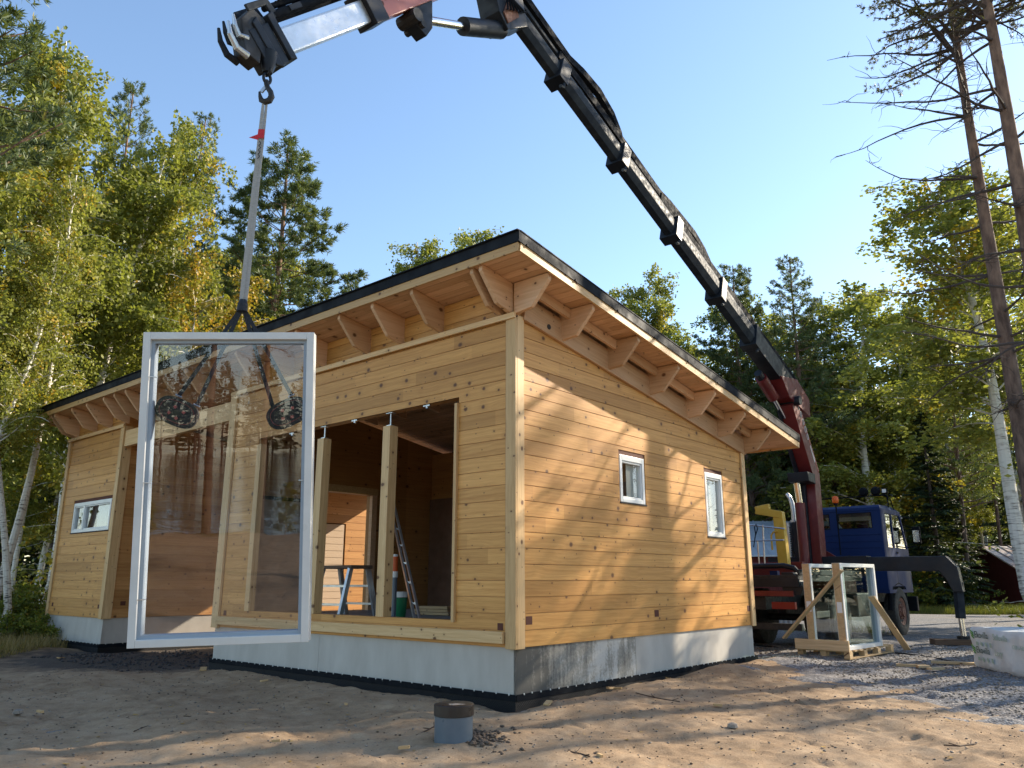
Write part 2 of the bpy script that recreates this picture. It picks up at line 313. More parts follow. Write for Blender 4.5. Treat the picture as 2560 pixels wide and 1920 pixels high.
def sand():
    m = mat('sandy_yard', (.3, .22, .15), .95); g = NG(m); v = g.geo(); big = g.noise(v, .55, 4, .6); mid = g.noise(v, 4.5, 5, .65); fine = g.noise(v, 55, 4, .75); grit = g.noise(v, 190, 2, .6)
    s = g.val('ADD', g.val('ADD', g.val('MULTIPLY', big, .30), g.val('MULTIPLY', mid, .35)), g.val('ADD', g.val('MULTIPLY', fine, .25), g.val('MULTIPLY', grit, .12)))
    col = g.ramp(s, [(.36, (.18, .118, .070)), (.50, (.36, .248, .152)), (.64, (.49, .36, .238))])
    vo = g.n('TexVoronoi'); vo.inputs['Scale'].default_value = 26; g.l(v, vo.inputs['Vector']); sp = g.n('SeparateColor'); g.l(vo.outputs['Color'], sp.inputs[0])
    peb = g.val('MULTIPLY', g.ramp(vo.outputs['Distance'], [(.14, (1, 1, 1)), (.24, (0, 0, 0))]), g.val('GREATER_THAN', sp.outputs[0], .72)); col = g.mix(g.val('MULTIPLY', peb, .75), col, g.ramp(sp.outputs[1], [(0, (.07, .05, .04)), (.6, (.22, .17, .13)), (1, (.5, .42, .34))]))
    # forest floor beyond the yard
    sx = g.n('SeparateXYZ'); g.l(v, sx.inputs[0])
    e1 = g.val('SUBTRACT', g.val('MULTIPLY', sx.outputs[0], -1), g.val('ADD', 7.9, g.val('MULTIPLY', big, 2.5))); e2 = g.val('SUBTRACT', sx.outputs[1], g.val('ADD', 33, g.val('MULTIPLY', big, 3)))
    e0 = g.val('SUBTRACT', -9, sx.outputs[1]); e3 = g.val('MINIMUM', e1, g.val('SUBTRACT', sx.outputs[1], 13.2)); e4 = g.val('SUBTRACT', g.val('SUBTRACT', sx.outputs[0], 14), g.val('MULTIPLY', sx.outputs[1], .12))
    ff = g.n('MapRange'); g.l(g.val('MAXIMUM', g.val('MAXIMUM', e3, e2), g.val('MAXIMUM', e0, e4)), ff.inputs[0]); ff.inputs[1].default_value = -.4; ff.inputs[2].default_value = .5
    col = g.mix(ff.outputs[0], col, g.ramp(g.noise(v, 2.2, 6, .7), [(.35, (.06, .045, .022)), (.5, (.11, .095, .03)), (.68, (.26, .17, .055))]))
    # dark crushed stone under the breezeway
    px, py = h2w(-8.5, .6).xy; dx = g.vec('SUBTRACT', v, (px, py, 0)); ln = g.n('VectorMath', operation='LENGTH'); g.l(g.vec('MULTIPLY', dx, (.62, .72, 0)), ln.inputs[0])
    dk = g.n('MapRange'); g.l(g.val('ADD', ln.outputs['Value'], g.val('MULTIPLY', mid, .9)), dk.inputs[0]); dk.inputs[1].default_value = 2.6; dk.inputs[2].default_value = 2.0
    col = g.mix(g.val('MULTIPLY', dk.outputs[0], .85), col, g.ramp(fine, [(.35, (.03, .029, .03)), (.7, (.10, .097, .095))]))
    g.l(col, g.p.inputs['Base Color']); h = g.val('ADD', g.val('MULTIPLY', fine, .7), g.val('ADD', g.val('MULTIPLY', peb, .35), g.val('MULTIPLY', grit, .3))); g.bump(h, .75, .018); g.p.inputs['Specular IOR Level'].default_value = .15; return m
def gravelm():
    m = mat('crushed_gravel', (.2, .2, .2), .95); g = NG(m); v = g.geo(); vo = g.n('TexVoronoi'); vo.inputs['Scale'].default_value = 42; g.l(v, vo.inputs['Vector']); s = g.n('SeparateColor'); g.l(vo.outputs['Color'], s.inputs[0])
    big = g.noise(v, .8, 4); col = g.ramp(g.val('ADD', g.val('MULTIPLY', s.outputs[0], .75), g.val('MULTIPLY', big, .3)), [(.1, (.075, .075, .08)), (.55, (.19, .185, .185)), (.95, (.38, .365, .35))])
    col = g.mix(g.val('MULTIPLY', g.ramp(g.noise(v, .35, 4), [(.45, (0, 0, 0)), (.7, (1, 1, 1))]), .45), col, (.27, .215, .165))
    g.l(col, g.p.inputs['Base Color']); g.bump(g.val('SUBTRACT', 1, vo.outputs['Distance']), .8, .012); g.p.inputs['Specular IOR Level'].default_value = .2; return m
tag(sheet('ground', axis(-260, 320, -6.5, 8.5, .032, 12), axis(-140, 420, 4.6, 12.5, .030, 12), ground, sand()), kind='structure')
def gravz(x, y):
    edge = np.where(y < 13, x-(4.15+(13-y)*.13), x-(4.15-(y-13)*.9)); edge = edge+wsum(x, y, 1)*16+wsum(x, y, 2)*30+wsum(x, y, 0)*4
    far = np.minimum(33.5-y+wsum(x, y, 0)*12, 17.5+.12*y-x); e = np.minimum(edge, far)
    hx = (x-CO[0])*DX[0]+(y-CO[1])*DX[1]; hy = (x-CO[0])*DR[0]+(y-CO[1])*DR[1]; e = np.minimum(e, np.maximum(hx-.35, hy-6.4)*1.5)
    return ground(x, y)+np.clip(e*.035, -.03, .022)
tag(sheet('gravel_yard', axis(-6, 26, 3.4, 9.5, .05, .5), axis(5, 36, 7, 16, .05, .5), gravz, gravelm()), kind='structure')
wm = mat('lake_water', (.02, .03, .035), .06); wg = NG(wm); wg.bump(wg.noise(wg.map(wg.geo(), (.3, 1.2, 1)), 1.0, 3), .35, .1)
tag(sheet('lake', np.array([-220., -60, 0, 60, 220]), np.array([-330., -120, -12]), lambda x, y: np.full_like(x, -1.55), wm), kind='structure')

# ------------------------------------------------------------------ the house (local x to the right along the front, y to the back along the right wall)
LF, LB, LG, DP = 13.42, 10.60, 6.386, 6.11        # left end, left wing's inner corner, main part's left end, depth
ZF, ZT, SL = .482, 4.33, .157                      # top of foundation, top plate, roof slope
house = thing('log_house', h2w(0, 0), 'new pine log house with black mono-pitch roof and open window wall', 'house', rz=-HA)
def wallm(p, x, y, z=0): return frame(*p, (x, y, z))
FR = ((1, 0, 0), (0, 1, 0), (0, 0, 1)); RT = ((0, 1, 0), (-1, 0, 0), (0, 0, 1))       # front-facing / right-facing walls
LOGH, GAP = .1795, .008
def row_pieces(a, b, z0, z1, holes):
    """outlines of one log course between a and b, cut by rectangular holes"""
    cuts = [h for h in holes if h[3] > z0+.004 and h[2] < z1-.004 and h[1] > a and h[0] < b]; segs = []; x = a; top = []; bot = []
    full = sorted([h for h in cuts if h[2] <= z0+.03 and h[3] >= z1-.03])
    for h in full: 
        if h[0] > x+.02: segs.append((x, h[0]))
        x = max(x, h[1])
    if b > x+.02: segs.append((x, b))
    out = []
    for s0, s1 in segs:
        poly = [(s0, z0)]; 
        for h in sorted(c for c in cuts if c not in full):
            if h[2] <= z0+.03 and h[0] >= s0-.01 and h[1] <= s1+.01: poly += [(max(h[0], s0), z0), (max(h[0], s0), h[3]), (min(h[1], s1), h[3]), (min(h[1], s1), z0)]
        poly += [(s1, z0), (s1, z1)]
        for h in sorted((c for c in cuts if c not in full), reverse=True):
            if h[3] >= z1-.03 and h[2] > z0+.03 and h[0] >= s0-.01 and h[1] <= s1+.01: poly += [(min(h[1], s1), z1), (min(h[1], s1), h[2]), (max(h[0], s0), h[2]), (max(h[0], s0), z1)]
        poly.append((s0, z1)); q = []
        for p in poly:
            if not q or abs(p[0]-q[-1][0])+abs(p[1]-q[-1][1]) > 1e-4: q.append(p)
        out.append(q)
    return out
def core(name, a, b, z0, z1, holes, depth, mtx, m, topf=None):
    """solid wall behind the log faces, with its openings"""
    xs = sorted({a, b, *[min(max(h[i], a), b) for h in holes for i in (0, 1)]}); g = MB()
    for x0, x1 in zip(xs, xs[1:]):
        if x1-x0 < 1e-3: continue
        hs = sorted([(h[2], h[3]) for h in holes if h[0] <= x0+1e-4 and h[1] >= x1-1e-4]); z = z0; t0, t1 = (topf(x0), topf(x1)) if topf else (z1, z1)
        for c, d in hs:
            if c > z+.01: g.prism([(x0, z), (x1, z), (x1, c), (x0, c)], lambda x, q: Vector((x, .013, q)), lambda x, q: Vector((x, depth, q)))
            z = d
        g.prism([(x0, z), (x1, z), (x1, t1), (x0, t0)], lambda x, q: Vector((x, .013, q)), lambda x, q: Vector((x, depth, q)))
    return g.build(name, m, house, matrix=mtx)
def logs(wall, a, b, z0, z1, holes, mtx_rot, topf=None, m=None, pitch=LOGH, tb=None):
    n = int(math.ceil((z1-z0)/pitch))
    for i in range(n):
        c, d = z0+i*pitch+GAP/2, min(z0+(i+1)*pitch, z1)-GAP/2
        if d-c < .03: continue
        for poly in row_pieces(a, b, c, d, holes):
            if topf:                                     # clip under the sloping rake
                q = []
                for (x, z), (x2, z2) in zip(poly, poly[1:]+poly[:1]):
                    e0, e1 = topf(x)-z, topf(x2)-z2
                    if e0 >= 0: q.append((x, z))
                    if e0*e1 < 0: t = e0/(e0-e1); q.append((x+(x2-x)*t, z+(z2-z)*t))
                poly = q
                if len(poly) < 3: continue
            xc = sum(p[0] for p in poly)/len(poly); zc = (c+d)/2; dep = random.uniform(.0, .0025)
            plate('log', wall, [(x-xc, z-zc) for x, z in poly], .028, m or M['log'], frame((1, 0, 0), (0, 1, 0), (0, 0, 1), (xc, dep, zc)))
OX0, OX1, OZ0, OZ1 = -5.473, -.925, .747, 3.434      # the big opening
opening = (OX0, OX1, OZ0, OZ1)
hR = [(2.176, 2.854, 2.215, 2.945), (4.643, 5.289, 1.855, 2.955)]
hL = [(-12.74, -10.80, 2.175, 2.895)]
rake = lambda y: 4.30-SL*y+.30
cR = core('right_wall', .0, DP, ZF, 0, hR, .15, wallm(RT, 0, 0), M['log_shade'], rake)
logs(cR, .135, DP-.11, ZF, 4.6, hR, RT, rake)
cF = core('front_wall', -LG, 0, ZF, ZT+.40, [opening], .15, wallm(FR, 0, 0), M['log_shade'])
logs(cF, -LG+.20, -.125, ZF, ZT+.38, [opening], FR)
cL = core('left_wing_front_wall', -LF, -LB, ZF, ZT+.40, hL, .15, wallm(FR, 0, 0), M['log_shade'])
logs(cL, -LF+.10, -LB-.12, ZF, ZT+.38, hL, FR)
cI = core('left_wing_side_wall', .0, 7.15, ZF, 0, [(4.9, 5.75, ZF+.1, 2.6)], .15, wallm(RT, -LB, 0), M['log_shade'], lambda y: 4.62-SL*y)
logs(cI, .14, 7.1, ZF, 4.6, [(4.9, 5.75, ZF+.1, 2.6)], RT, lambda y: 4.60-SL*y, M['log_shade'])  # breezeway logs in the darkened wood, their shade put into the colour
door1 = (1.75, 2.98, .66, 2.80)
def span(name, a, b, m, parent=None, bevel=0): return MB().span(a, b).build(name, m, parent or house, bevel=bevel)
P1 = core('main_room_side_wall', .15, DP-.15, ZF, 0, [door1], .15, wallm(RT, -LG+.17, 0), M['log_shade'], lambda y: 4.62-SL*y)
bw = core('back_wall', -LG, -.15, ZF, 3.72, [], .15, wallm(FR, 0, DP-.15), M['log_shade'])
core('left_wing_back_wall', -LF, -LB-.15, ZF, 3.72, [], .15, wallm(FR, 0, DP-.15), M['log_shade'])
core('left_end_wall', .15, DP-.15, ZF, 0, [], .15, wallm(RT, -LF+.15, 0), M['log_shade'], lambda y: 4.62-SL*y)
pw = core('partition_wall', -LG+.17, -.15, ZF, 4.5-SL*4.6, [], .10, wallm(FR, 0, 4.55), M['log_shade'])
span('partition_lower_panel', (-LG+.2, 4.50, .6), (-.15, 4.575, 2.83), surf('dark_partition_panel', (.16, .085, .05), (.22, .115, .07), .7, 3))
span('floor_slab', (-LG+.2, .12, .40), (-.12, DP-.15, .66), M['floor_in'])
# door frames towards the breezeway
df = span('door_frame', (-LG+.15, door1[0]-.09, .66), (-LG+.23, door1[0]+.03, door1[3]+.10), M['rafter'])
span('door_frame', (-LG+.15, door1[1]-.03, .66), (-LG+.23, door1[1]+.09, door1[3]+.10), M['rafter']); span('door_head', (-LG+.14, door1[0]-.10, door1[3]), (-LG+.24, door1[1]+.10, door1[3]+.13), M['trim'])
dl = span('door_leaf', (-LG+.175, .32, .68), (-LG+.20, 1.52, 2.55), M['hardboard']); span('door_head', (-LG+.172, .30, 2.555), (-LG+.22, 1.55, 2.61), M['dark'])
# the far door on the left wing seen across the breezeway
fd = plate('door', house, [(4.94, ZF+.1), (5.71, ZF+.1), (5.71, 2.55), (4.94, 2.55)], .05, M['hardboard'], wallm(RT, -LB-.02, 0))
for i in range(12): beam('door_board', fd, (4.95, -.006, ZF+.2+i*.165), (5.70, -.006, ZF+.2+i*.165), .012, .155, M['hardboard'])
# foundation panels (set back 2.5 cm), membrane, pins
def panel(name, x0, x1, mtx, m, z0=0.0): return plate(name, house, [(x0, z0), (x1, z0), (x1, ZF+.01), (x0, ZF+.01)], .02, m, mtx)
fm = lambda x, y=.025: wallm(FR, x, y)
panel('foundation_panel', -LG-0+3.575-.766, -.025, fm(0), M['concrete'])
panel('foundation_panel', -LG+.02, -LG+2.805, fm(0), M['concrete'])
panel('foundation_panel', -LF+.02, -LB-.0, fm(0), M['concrete'])
plate('foundation_panel', house, [(-1.21, 0), (1.235, 0), (1.235, ZF+.01), (-1.21, ZF+.01)], .02, M['stained'], wallm(RT, -.025, 1.235))
panel('foundation_panel', 2.475, DP-.02, wallm(RT, -.025, 0), M['concrete'])
panel('foundation_panel', .03, DP, wallm(RT, -LB-.025, 0), M['concrete'])
panel('foundation_panel', -DP, -.03, frame((0, -1, 0), (1, 0, 0), (0, 0, 1), (-LG+.03, 0, 0)), M['concrete'])
span('foundation_core', (-LG+.05, .06, -.5), (-.06, DP, ZF-.02), M['concrete']); span('foundation_core', (-LF+.05, .06, -.5), (-LB-.06, DP, ZF-.02), M['concrete'])
for a, b, mt in ((-LG-.01, .012, wallm(FR, 0, -.012)), (-LF-.01, -LB+.012, wallm(FR, 0, -.012)), (-.0, DP+.02, wallm(RT, .012, 0)), (0, DP, wallm(RT, -LB+.012, 0))):
    mb = plate('drainage_membrane', house, [(a, -.40), (b, -.40), (b, -.002), (a, -.002)], .012, M['membrane'], mt)
    plate('membrane_edge_strip', mb, [(a, -.06), (b, -.06), (b, .008), (a, .008)], .006, M['blk2'], frame((1, 0, 0), (0, 1, 0), (0, 0, 1), (0, -.007, 0)))
    g = MB(); x = a+.12
    while x < b: g.box((x, -.011, .006+random.uniform(-.003, .003)), (.008, .012, .018)); x += .155+random.uniform(-.03, .05)
    g.build('membrane_pins', M['cream'], mb)['kind'] = 'stuff'
# corner boards
def vboard(x0, x1, y0, y1, z0, z1, m=None):
    cx, cy = (x0+x1)/2, (y0+y1)/2; return beam('corner_board', house, (cx, cy, z0), (cx, cy, z1), abs(x1-x0), abs(y1-y0), m or M['trim'], up=(0, 1, 0), bevel=.004)
vboard(-.122, .030, -.030, .010, ZF-.012, ZT-.06); vboard(-.015, .030, .0105, .132, ZF-.012, ZT-.02)
vboard(-LG-.03, -LG+.165, -.03, .01, ZF-.012, ZT-.03); vboard(-LF-.03, -LF+.10, -.03, .01, ZF-.012, ZT-.06)
vboard(-LB-.12, -LB+.03, -.03, .01, ZF-.012, ZT-.03); vboard(-LB-.01, -LB+.03, .0105, .16, ZF-.012, ZT-.03); vboard(0, .03, DP-.10, DP+.03, ZF-.012, 3.40)
vboard(-LG-.03, -LG+.01, .0105, .15, ZF-.012, ZT-.03)
# jamb battens, posts and hangers in the opening, packing under the window sill course
beam('jamb_batten', house, (OX1-.02, -.012, OZ0-.02), (OX1-.02, -.012, OZ1-.08), .045, .05, M['trim'], up=(0, 1, 0)); beam('jamb_batten', house, (OX0+.05, .03, OZ0), (OX0+.05, .03, OZ1-.10), .12, .10, M['trim'], up=(0, 1, 0))
beam('sill_board', house, (-LG+.15, -.034, .585), (-.14, -.034, .585), .05, .125, M['trim'], bevel=.006)
for x in (-2.29, -3.78):
    p = beam('post', house, (x, .06, OZ0), (x, .06, 3.24), .15, .14, M['trim'], up=(0, 1, 0), bevel=.004)
    g = MB(); g.cyl((x, .06, 3.235), (x, .06, 3.43), .011, 8).box((x, .06, 3.425), (.13, .07, .012)).box((x, .06, 3.252), (.09, .07, .012)); g.build('post_jack_screw', M['steel'], house)
for x in (-1.55, -3.05, -4.6): MB().box((x, .04, OZ1-.012), (.12, .03, .02)).cyl((x, .04, OZ1-.05), (x, .04, OZ1), .02, 8).build('fixing_bracket', M['steel'], house)
# plug holes in the second course: solid blocks, hole shade in the colour
for x, z in ((-.22, .70), (-LG+.32, .70), (-13.18, .70), (-LB-.22, .70)): span('bolt_recess', (x-.04, -.0032, z-.038), (x+.04, .01, z+.038), M['recess_shade'])
for y, z in ((.235, .765), (3.0, .76), (DP-.16, .75)): span('bolt_recess', (-.01, y-.055, z-.045), (.0032, y+.055, z+.045), M['recess_shade'])
span('bolt_recess', (-LB-.01, .32, .72), (-LB+.0032, .42, .80), M['recess_shade'])
# windows of the house
def window(x0, x1, z0, z1, mtx, mull=None):
    w = MB().span((x0+.01, .01, z1-.075), (x1-.01, .10, z1-.001)).build('window', M['recess_shade'], house, matrix=mtx); f = .055; zt = z1-.065
    g = MB()
    for a, b in (((x0+.025, z0+.02), (x0+.025+f, zt)), ((x1-.025-f, z0+.02), (x1-.025, zt)), ((x0+.025+f, z0+.02), (x1-.025-f, z0+.02+f)), ((x0+.025+f, zt-f-.02), (x1-.025-f, zt))): g.span((a[0], .0, a[1]), (b[0], .11, b[1]))
    if mull: g.span((mull-.035, .0, z0+.02+f), (mull+.035, .11, zt-f-.02))
    g.build('frame', M['white2'], w, bevel=.005)
    cells = [(x0+.025+f, x1-.025-f)] if not mull else [(x0+.025+f, mull-.035), (mull+.035, x1-.025-f)]
    for a, b in cells:
        s = MB(); k = .028; c, d = z0+.02+f, zt-f-.02
        for p, q in (((a, c), (a+k, d)), ((b-k, c), (b, d)), ((a+k, c), (b-k, c+k)), ((a+k, d-k), (b-k, d))): s.span((p[0]+.002, .016, p[1]+.002), (q[0]-.002, .08, q[1]-.002))
        s.build('sash', M['white2'], w, bevel=.003); MB().span((a+k, .05, c+k), (b-k, .054, d-k)).build('pane', M['glass'], w)
        MB().span((a+k+(b-a)*.38, .085, c), (b-k, .09, d)).build('inner_blind_panel', M['concrete'], w)  # added pale panel behind the pane, for the light grey stripe in the glass
    MB().span((x0, -.012, z0-.002), (x1, .05, z0+.016)).build('sill', M['dark'], w)
    g = MB(); g.span((x0, .02, z0), (x0+.022, .14, z1-.08)); g.span((x1-.022, .02, z0), (x1, .14, z1-.08)); g.build('jamb', M['trim'], w); return w
for h in hR: window(*h, wallm(RT, 0, 0))
window(*hL[0], wallm(FR, 0, 0), -12.17)
# roof: soffit boards, rafters, lookouts, fascia, flashing
RX0, RX1, RY0, RY1 = -14.15, .57, -.60, 7.30
zs = lambda y: 4.722-SL*y                              # underside of the soffit
roof = MB().prism([(RY0+.03, 0), (RY1-.03, 0)][:0] or [(RY0+.02, zs(RY0+.02)+.022), (RY1-.02, zs(RY1-.02)+.022), (RY1-.02, zs(RY1-.02)+.20), (RY0+.02, zs(RY0+.02)+.20)], lambda y, z: Vector((RX0+.02, y, z)), lambda y, z: Vector((RX1-.02, y, z))).build('roof', M['roof'], house)
ys = np.arange(RY0+.01, RY1-.05, .120)
Yr = Vector((0, 1, -SL)).normalized(); Zr = Vector((0, SL, 1)).normalized()
for y in ys:
    L = RX1-RX0-.04; MB().box((0, 0, 0), (L, .114, .02)).build('soffit_board', M['board'], roof, matrix=frame((1, 0, 0), Yr, Zr, ((RX0+RX1)/2, y+.06, zs(y+.06)+.011)))
zf = -.03
beam('front_fascia', roof, (RX0, RY0, zs(RY0)+zf+.05), (RX1-.001, RY0, zs(RY0)+zf+.05), .028, .105, M['trim'])
for x in (RX1, RX0): beam('rake_fascia', roof, (x, RY0+.015, zs(RY0)+zf+.05), (x, RY1, zs(RY1)+zf+.05), .028, .105, M['trim'])
beam('back_fascia', roof, (RX0, RY1, zs(RY1)+zf+.05), (RX1, RY1, zs(RY1)+zf+.05), .028, .105, M['trim'])
g = MB(); hz = .128
g.bar((RX0-.02, RY0-.022, zs(RY0)+zf+.103+hz/2), (RX1+.03, RY0-.022, zs(RY0)+zf+.103+hz/2), .012, hz)
for x in (RX0-.02, RX1+.022): g.bar((x, RY0-.027, zs(RY0)+zf+.103+hz/2), (x, RY1+.02, zs(RY1)+zf+.103+hz/2), .012, hz)
g.bar((RX0-.02, RY0-.025, zs(RY0)+zf+.106+hz), (RX1+.03, RY0-.025, zs(RY0)+zf+.106+hz), .07, .012); g.bar((RX1-.005, RY0, zs(RY0)+zf+.106+hz), (RX1-.005, RY1, zs(RY1)+zf+.106+hz), .08, .012)
g.build('roof_flashing', M['roof'], roof)
for i in range(9): MB().box((RX1+.03, RY0+.12+i*.92, zs(RY0+.12+i*.92)+zf+.112), (.014, .03, .03)).build('flashing_clip', M['dark'], roof)
def tail_poly(L, D): return [(0, 0), (0, -D), (L*.48, -D*.93), (L*.95, -D*.20), (L*.95, 0)]
# rafter tails at the front (grain along local x = outwards); the mid ones run on indoors as joists
for x in (-.055, -.20, -1.254, -2.033, -2.75, -3.79, -4.65, -5.45, -6.30, -7.1, -7.9, -8.7, -9.45, -9.95, -10.45, -11.276, -12.037, -13.0, -13.20):
    poly = [(p, zs(-p)+d-zs(0)) for p, d in tail_poly(.59, .39)]; poly = [(-2.4, zs(2.4)-zs(0)), (-2.4, zs(2.4)-zs(0)-.33), (-.155, -.33), (-.155, -.39+.02)]+poly[1:] if -6.2 < x < -.3 else poly
    plate('rafter_tail', roof, poly, .055, M['rafter'], frame((0, -1, 0), (1, 0, 0), (0, 0, 1), (x-.027, 0, zs(0)-.004)), bevel=.004)
# lookouts along the right rake, plus blocking and the rake beam
for i, y in enumerate((.01, .899, 1.954, 3.025, 4.143, 5.173, 6.15)):
    plate('lookout', roof, tail_poly(.555, .39), .06, M['rafter'], frame((1, 0, 0), (0, 1, 0), (0, 0, 1), (0.002, y-.03, zs(y)-.006)), bevel=.004)
    if i < 6:
        y2 = (.899, 1.954, 3.025, 4.143, 5.173, 6.15)[i]; beam('blocking', roof, (.17, y+.035, zs(y+.03)-.075), (.17, y2-.035, zs(y2-.03)-.075), .045, .13, M['rafter'])
beam('rake_beam', roof, (.025, .14, 4.30+.155-SL*.14), (.025, 6.18, 4.30+.155-SL*6.18), .045, .31, M['rafter'], bevel=.004)
beam('top_plate', house, (-LG, -.036, ZT-.03), (.03, -.036, ZT-.03), .035, .07, M['trim']); beam('top_plate', house, (-LF-.03, -.036, ZT-.03), (-LB+.03, -.036, ZT-.03), .035, .07, M['trim'])
beam('breezeway_beam', house, (-LB+.031, .05, 4.03), (-LG-.031, .05, 4.03), .09, .33, M['trim'], bevel=.005)
MB().cyl((.0, .60, 4.30), (.055, .60, 4.30), .035, 12).build('vent_plug', M['chassis'], house)
pr = MB().span((-9.35, 2.1, -.4), (-9.13, 2.3, .02)).build('concrete_pier', M['concrete'], None, bevel=.01); pr.parent = house; 
# ------------------------------------------------------------------ things indoors
def w(x, y, z): return h2w(x, y, z)
def ladder_leg(g, a, b, w_, h): g.bar(a, b, w_, h)
t = thing('work_platform', w(-3.25, .75, .66), 'low folding aluminium work platform standing inside the window opening', 'work platform', rz=-HA)
wp_ = hy(858, 1525, .75); t.location = w(wp_.x, .75, .66)
for sx in (-.36, .36):
    for sy, k in ((-.16, -.34), (.16, .34)):
        MB().bar((sx, k, 0), (sx*.93, sy, .72), .045, .075).build('leg', M['alu'], t)
MB().box((0, 0, .735), (.80, .40, .05)).build('deck', M['grey_wood'], t, bevel=.006)
for z in (.20, .46): 
    for s_ in (-1, 1): MB().bar((-.36, s_*(.34-.24*z), z), (.36, s_*(.34-.24*z), z), .04, .03).build('rung', M['alu'], t)
lb_, lt_ = hy(1037, 1560, .9), hy(966, 1218, 2.7); la_ = Vector((lt_.x-lb_.x, 1.8, lt_.z-.66)); t = thing('leaning_ladder', w(lb_.x, .9, .66), 'aluminium ladder leaning inside the room beside the post', 'ladder', rz=-HA)
for dx in (0, .09): MB().bar((dx*1.2, 0, 0), la_+Vector((dx*1.2, 0, 0)), .03, .06).build('rail', M['alu'], t)
for k in range(7): f = .1+k*.13; MB().bar(la_*f, la_*f+Vector((.108, 0, 0)), .03, .03).build('rung', M['alu'], t)
t = thing('floor_pipe', w(hy(982, 1560, .5).x, .5, .66), 'grey plastic pipe with an orange end standing on the room floor', 'pipe', rz=-HA)
MB().cyl((0, 0, 0), (0, 0, .66), .038, 14).build('pipe', M['pipe'], t, smooth=True); MB().cyl((0, 0, .66), (0, 0, .86), .042, 14).build('orange_end', M['orangepipe'], t, smooth=True); MB().cyl((0, 0, .86), (0, 0, .89), .041, 14).build('end_ring', M['cream'], t, smooth=True); MB().cyl((0, 0, .58), (0, 0, .66), .046, 14).build('collar', M['cream'], t, smooth=True)
t = thing('paint_pail', w(hy(994, 1545, 1.0).x, 1.0, .66), 'green ribbed pail with a pale lid on the room floor', 'pail', rz=-HA)
MB().lathe((0, 0, 0), (0, 0, 1), [(.11, 0), (.115, .08), (.12, .09), (.12, .16), (.125, .17), (.13, .30)], 18).build('bucket', M['greenpail'], t, smooth=True); MB().cyl((0, 0, .305), (0, 0, .38), .133, 18).build('lid', M['cream'], t, smooth=True)
t = thing('board_stack', w(hy(1075, 1535, 2.2).x, 2.2, .66), 'short stack of pale board offcuts on the room floor', 'boards', rz=-HA)
for i in range(3): beam('board', t, (-.3, .02*i, .03+i*.045), (.5-.08*i, .06*i, .03+i*.045), .18, .04, M['raw'])

# ------------------------------------------------------------------ the window unit on the hook
PL, PR_ = Vector((-3.136, 6.528)), Vector((-1.72, 6.668)); WW, WH = 1.44, 2.62
wc = (PL+PR_)/2; yaw = math.atan2(PR_.y-PL.y, PR_.x-PL.x); WZ = 1.99
WM = Matrix.Translation((wc.x, wc.y, WZ)) @ Matrix.Rotation(yaw, 4, 'Z') @ Matrix.Rotation(R(5.0), 4, 'X') @ Matrix.Rotation(R(-1.7), 4, 'Y')
win = thing('hanging_window', (0, 0, 0), 'large white framed window unit hanging from the crane sling', 'window'); win.matrix_world = WM
FT, FD = .062, .135
def wspan(name, a, b, m, p=win, bevel=.004): return MB().span(a, b).build(name, m, p, bevel=bevel)
for s in (-1, 1):
    wspan('stile', (s*WW/2, 0, -WH/2), (s*(WW/2-FT), FD, WH/2), M['white']); MB().span((s*(WW/2-FT), .035, -WH/2+FT), (s*(WW/2-FT-.03), FD-.01, WH/2-FT)).build('glazing_bead', M['sealant'], win)
for s in (-1, 1):
    wspan('rail', (-WW/2+FT, 0.001, s*WH/2), (WW/2-FT, FD-.001, s*(WH/2-FT)), M['white']); MB().span((-WW/2+FT+.03, .035, s*(WH/2-FT)), (WW/2-FT-.03, FD-.01, s*(WH/2-FT-.03))).build('glazing_bead', M['sealant'], win)
pane = MB().span((-WW/2+FT+.028, .066, -WH/2+FT+.028), (WW/2-FT-.028, .070, WH/2-FT-.028)).build('pane', M['glass3'], win)
for x, z in ((-.635, .92), (-.635, .02), (-.635, -.93), (.635, .02)): MB().cyl((x-.02, -.002, z), (x+.035, .03, z), .005, 6).build('fixing_screw', M['steel'], win)
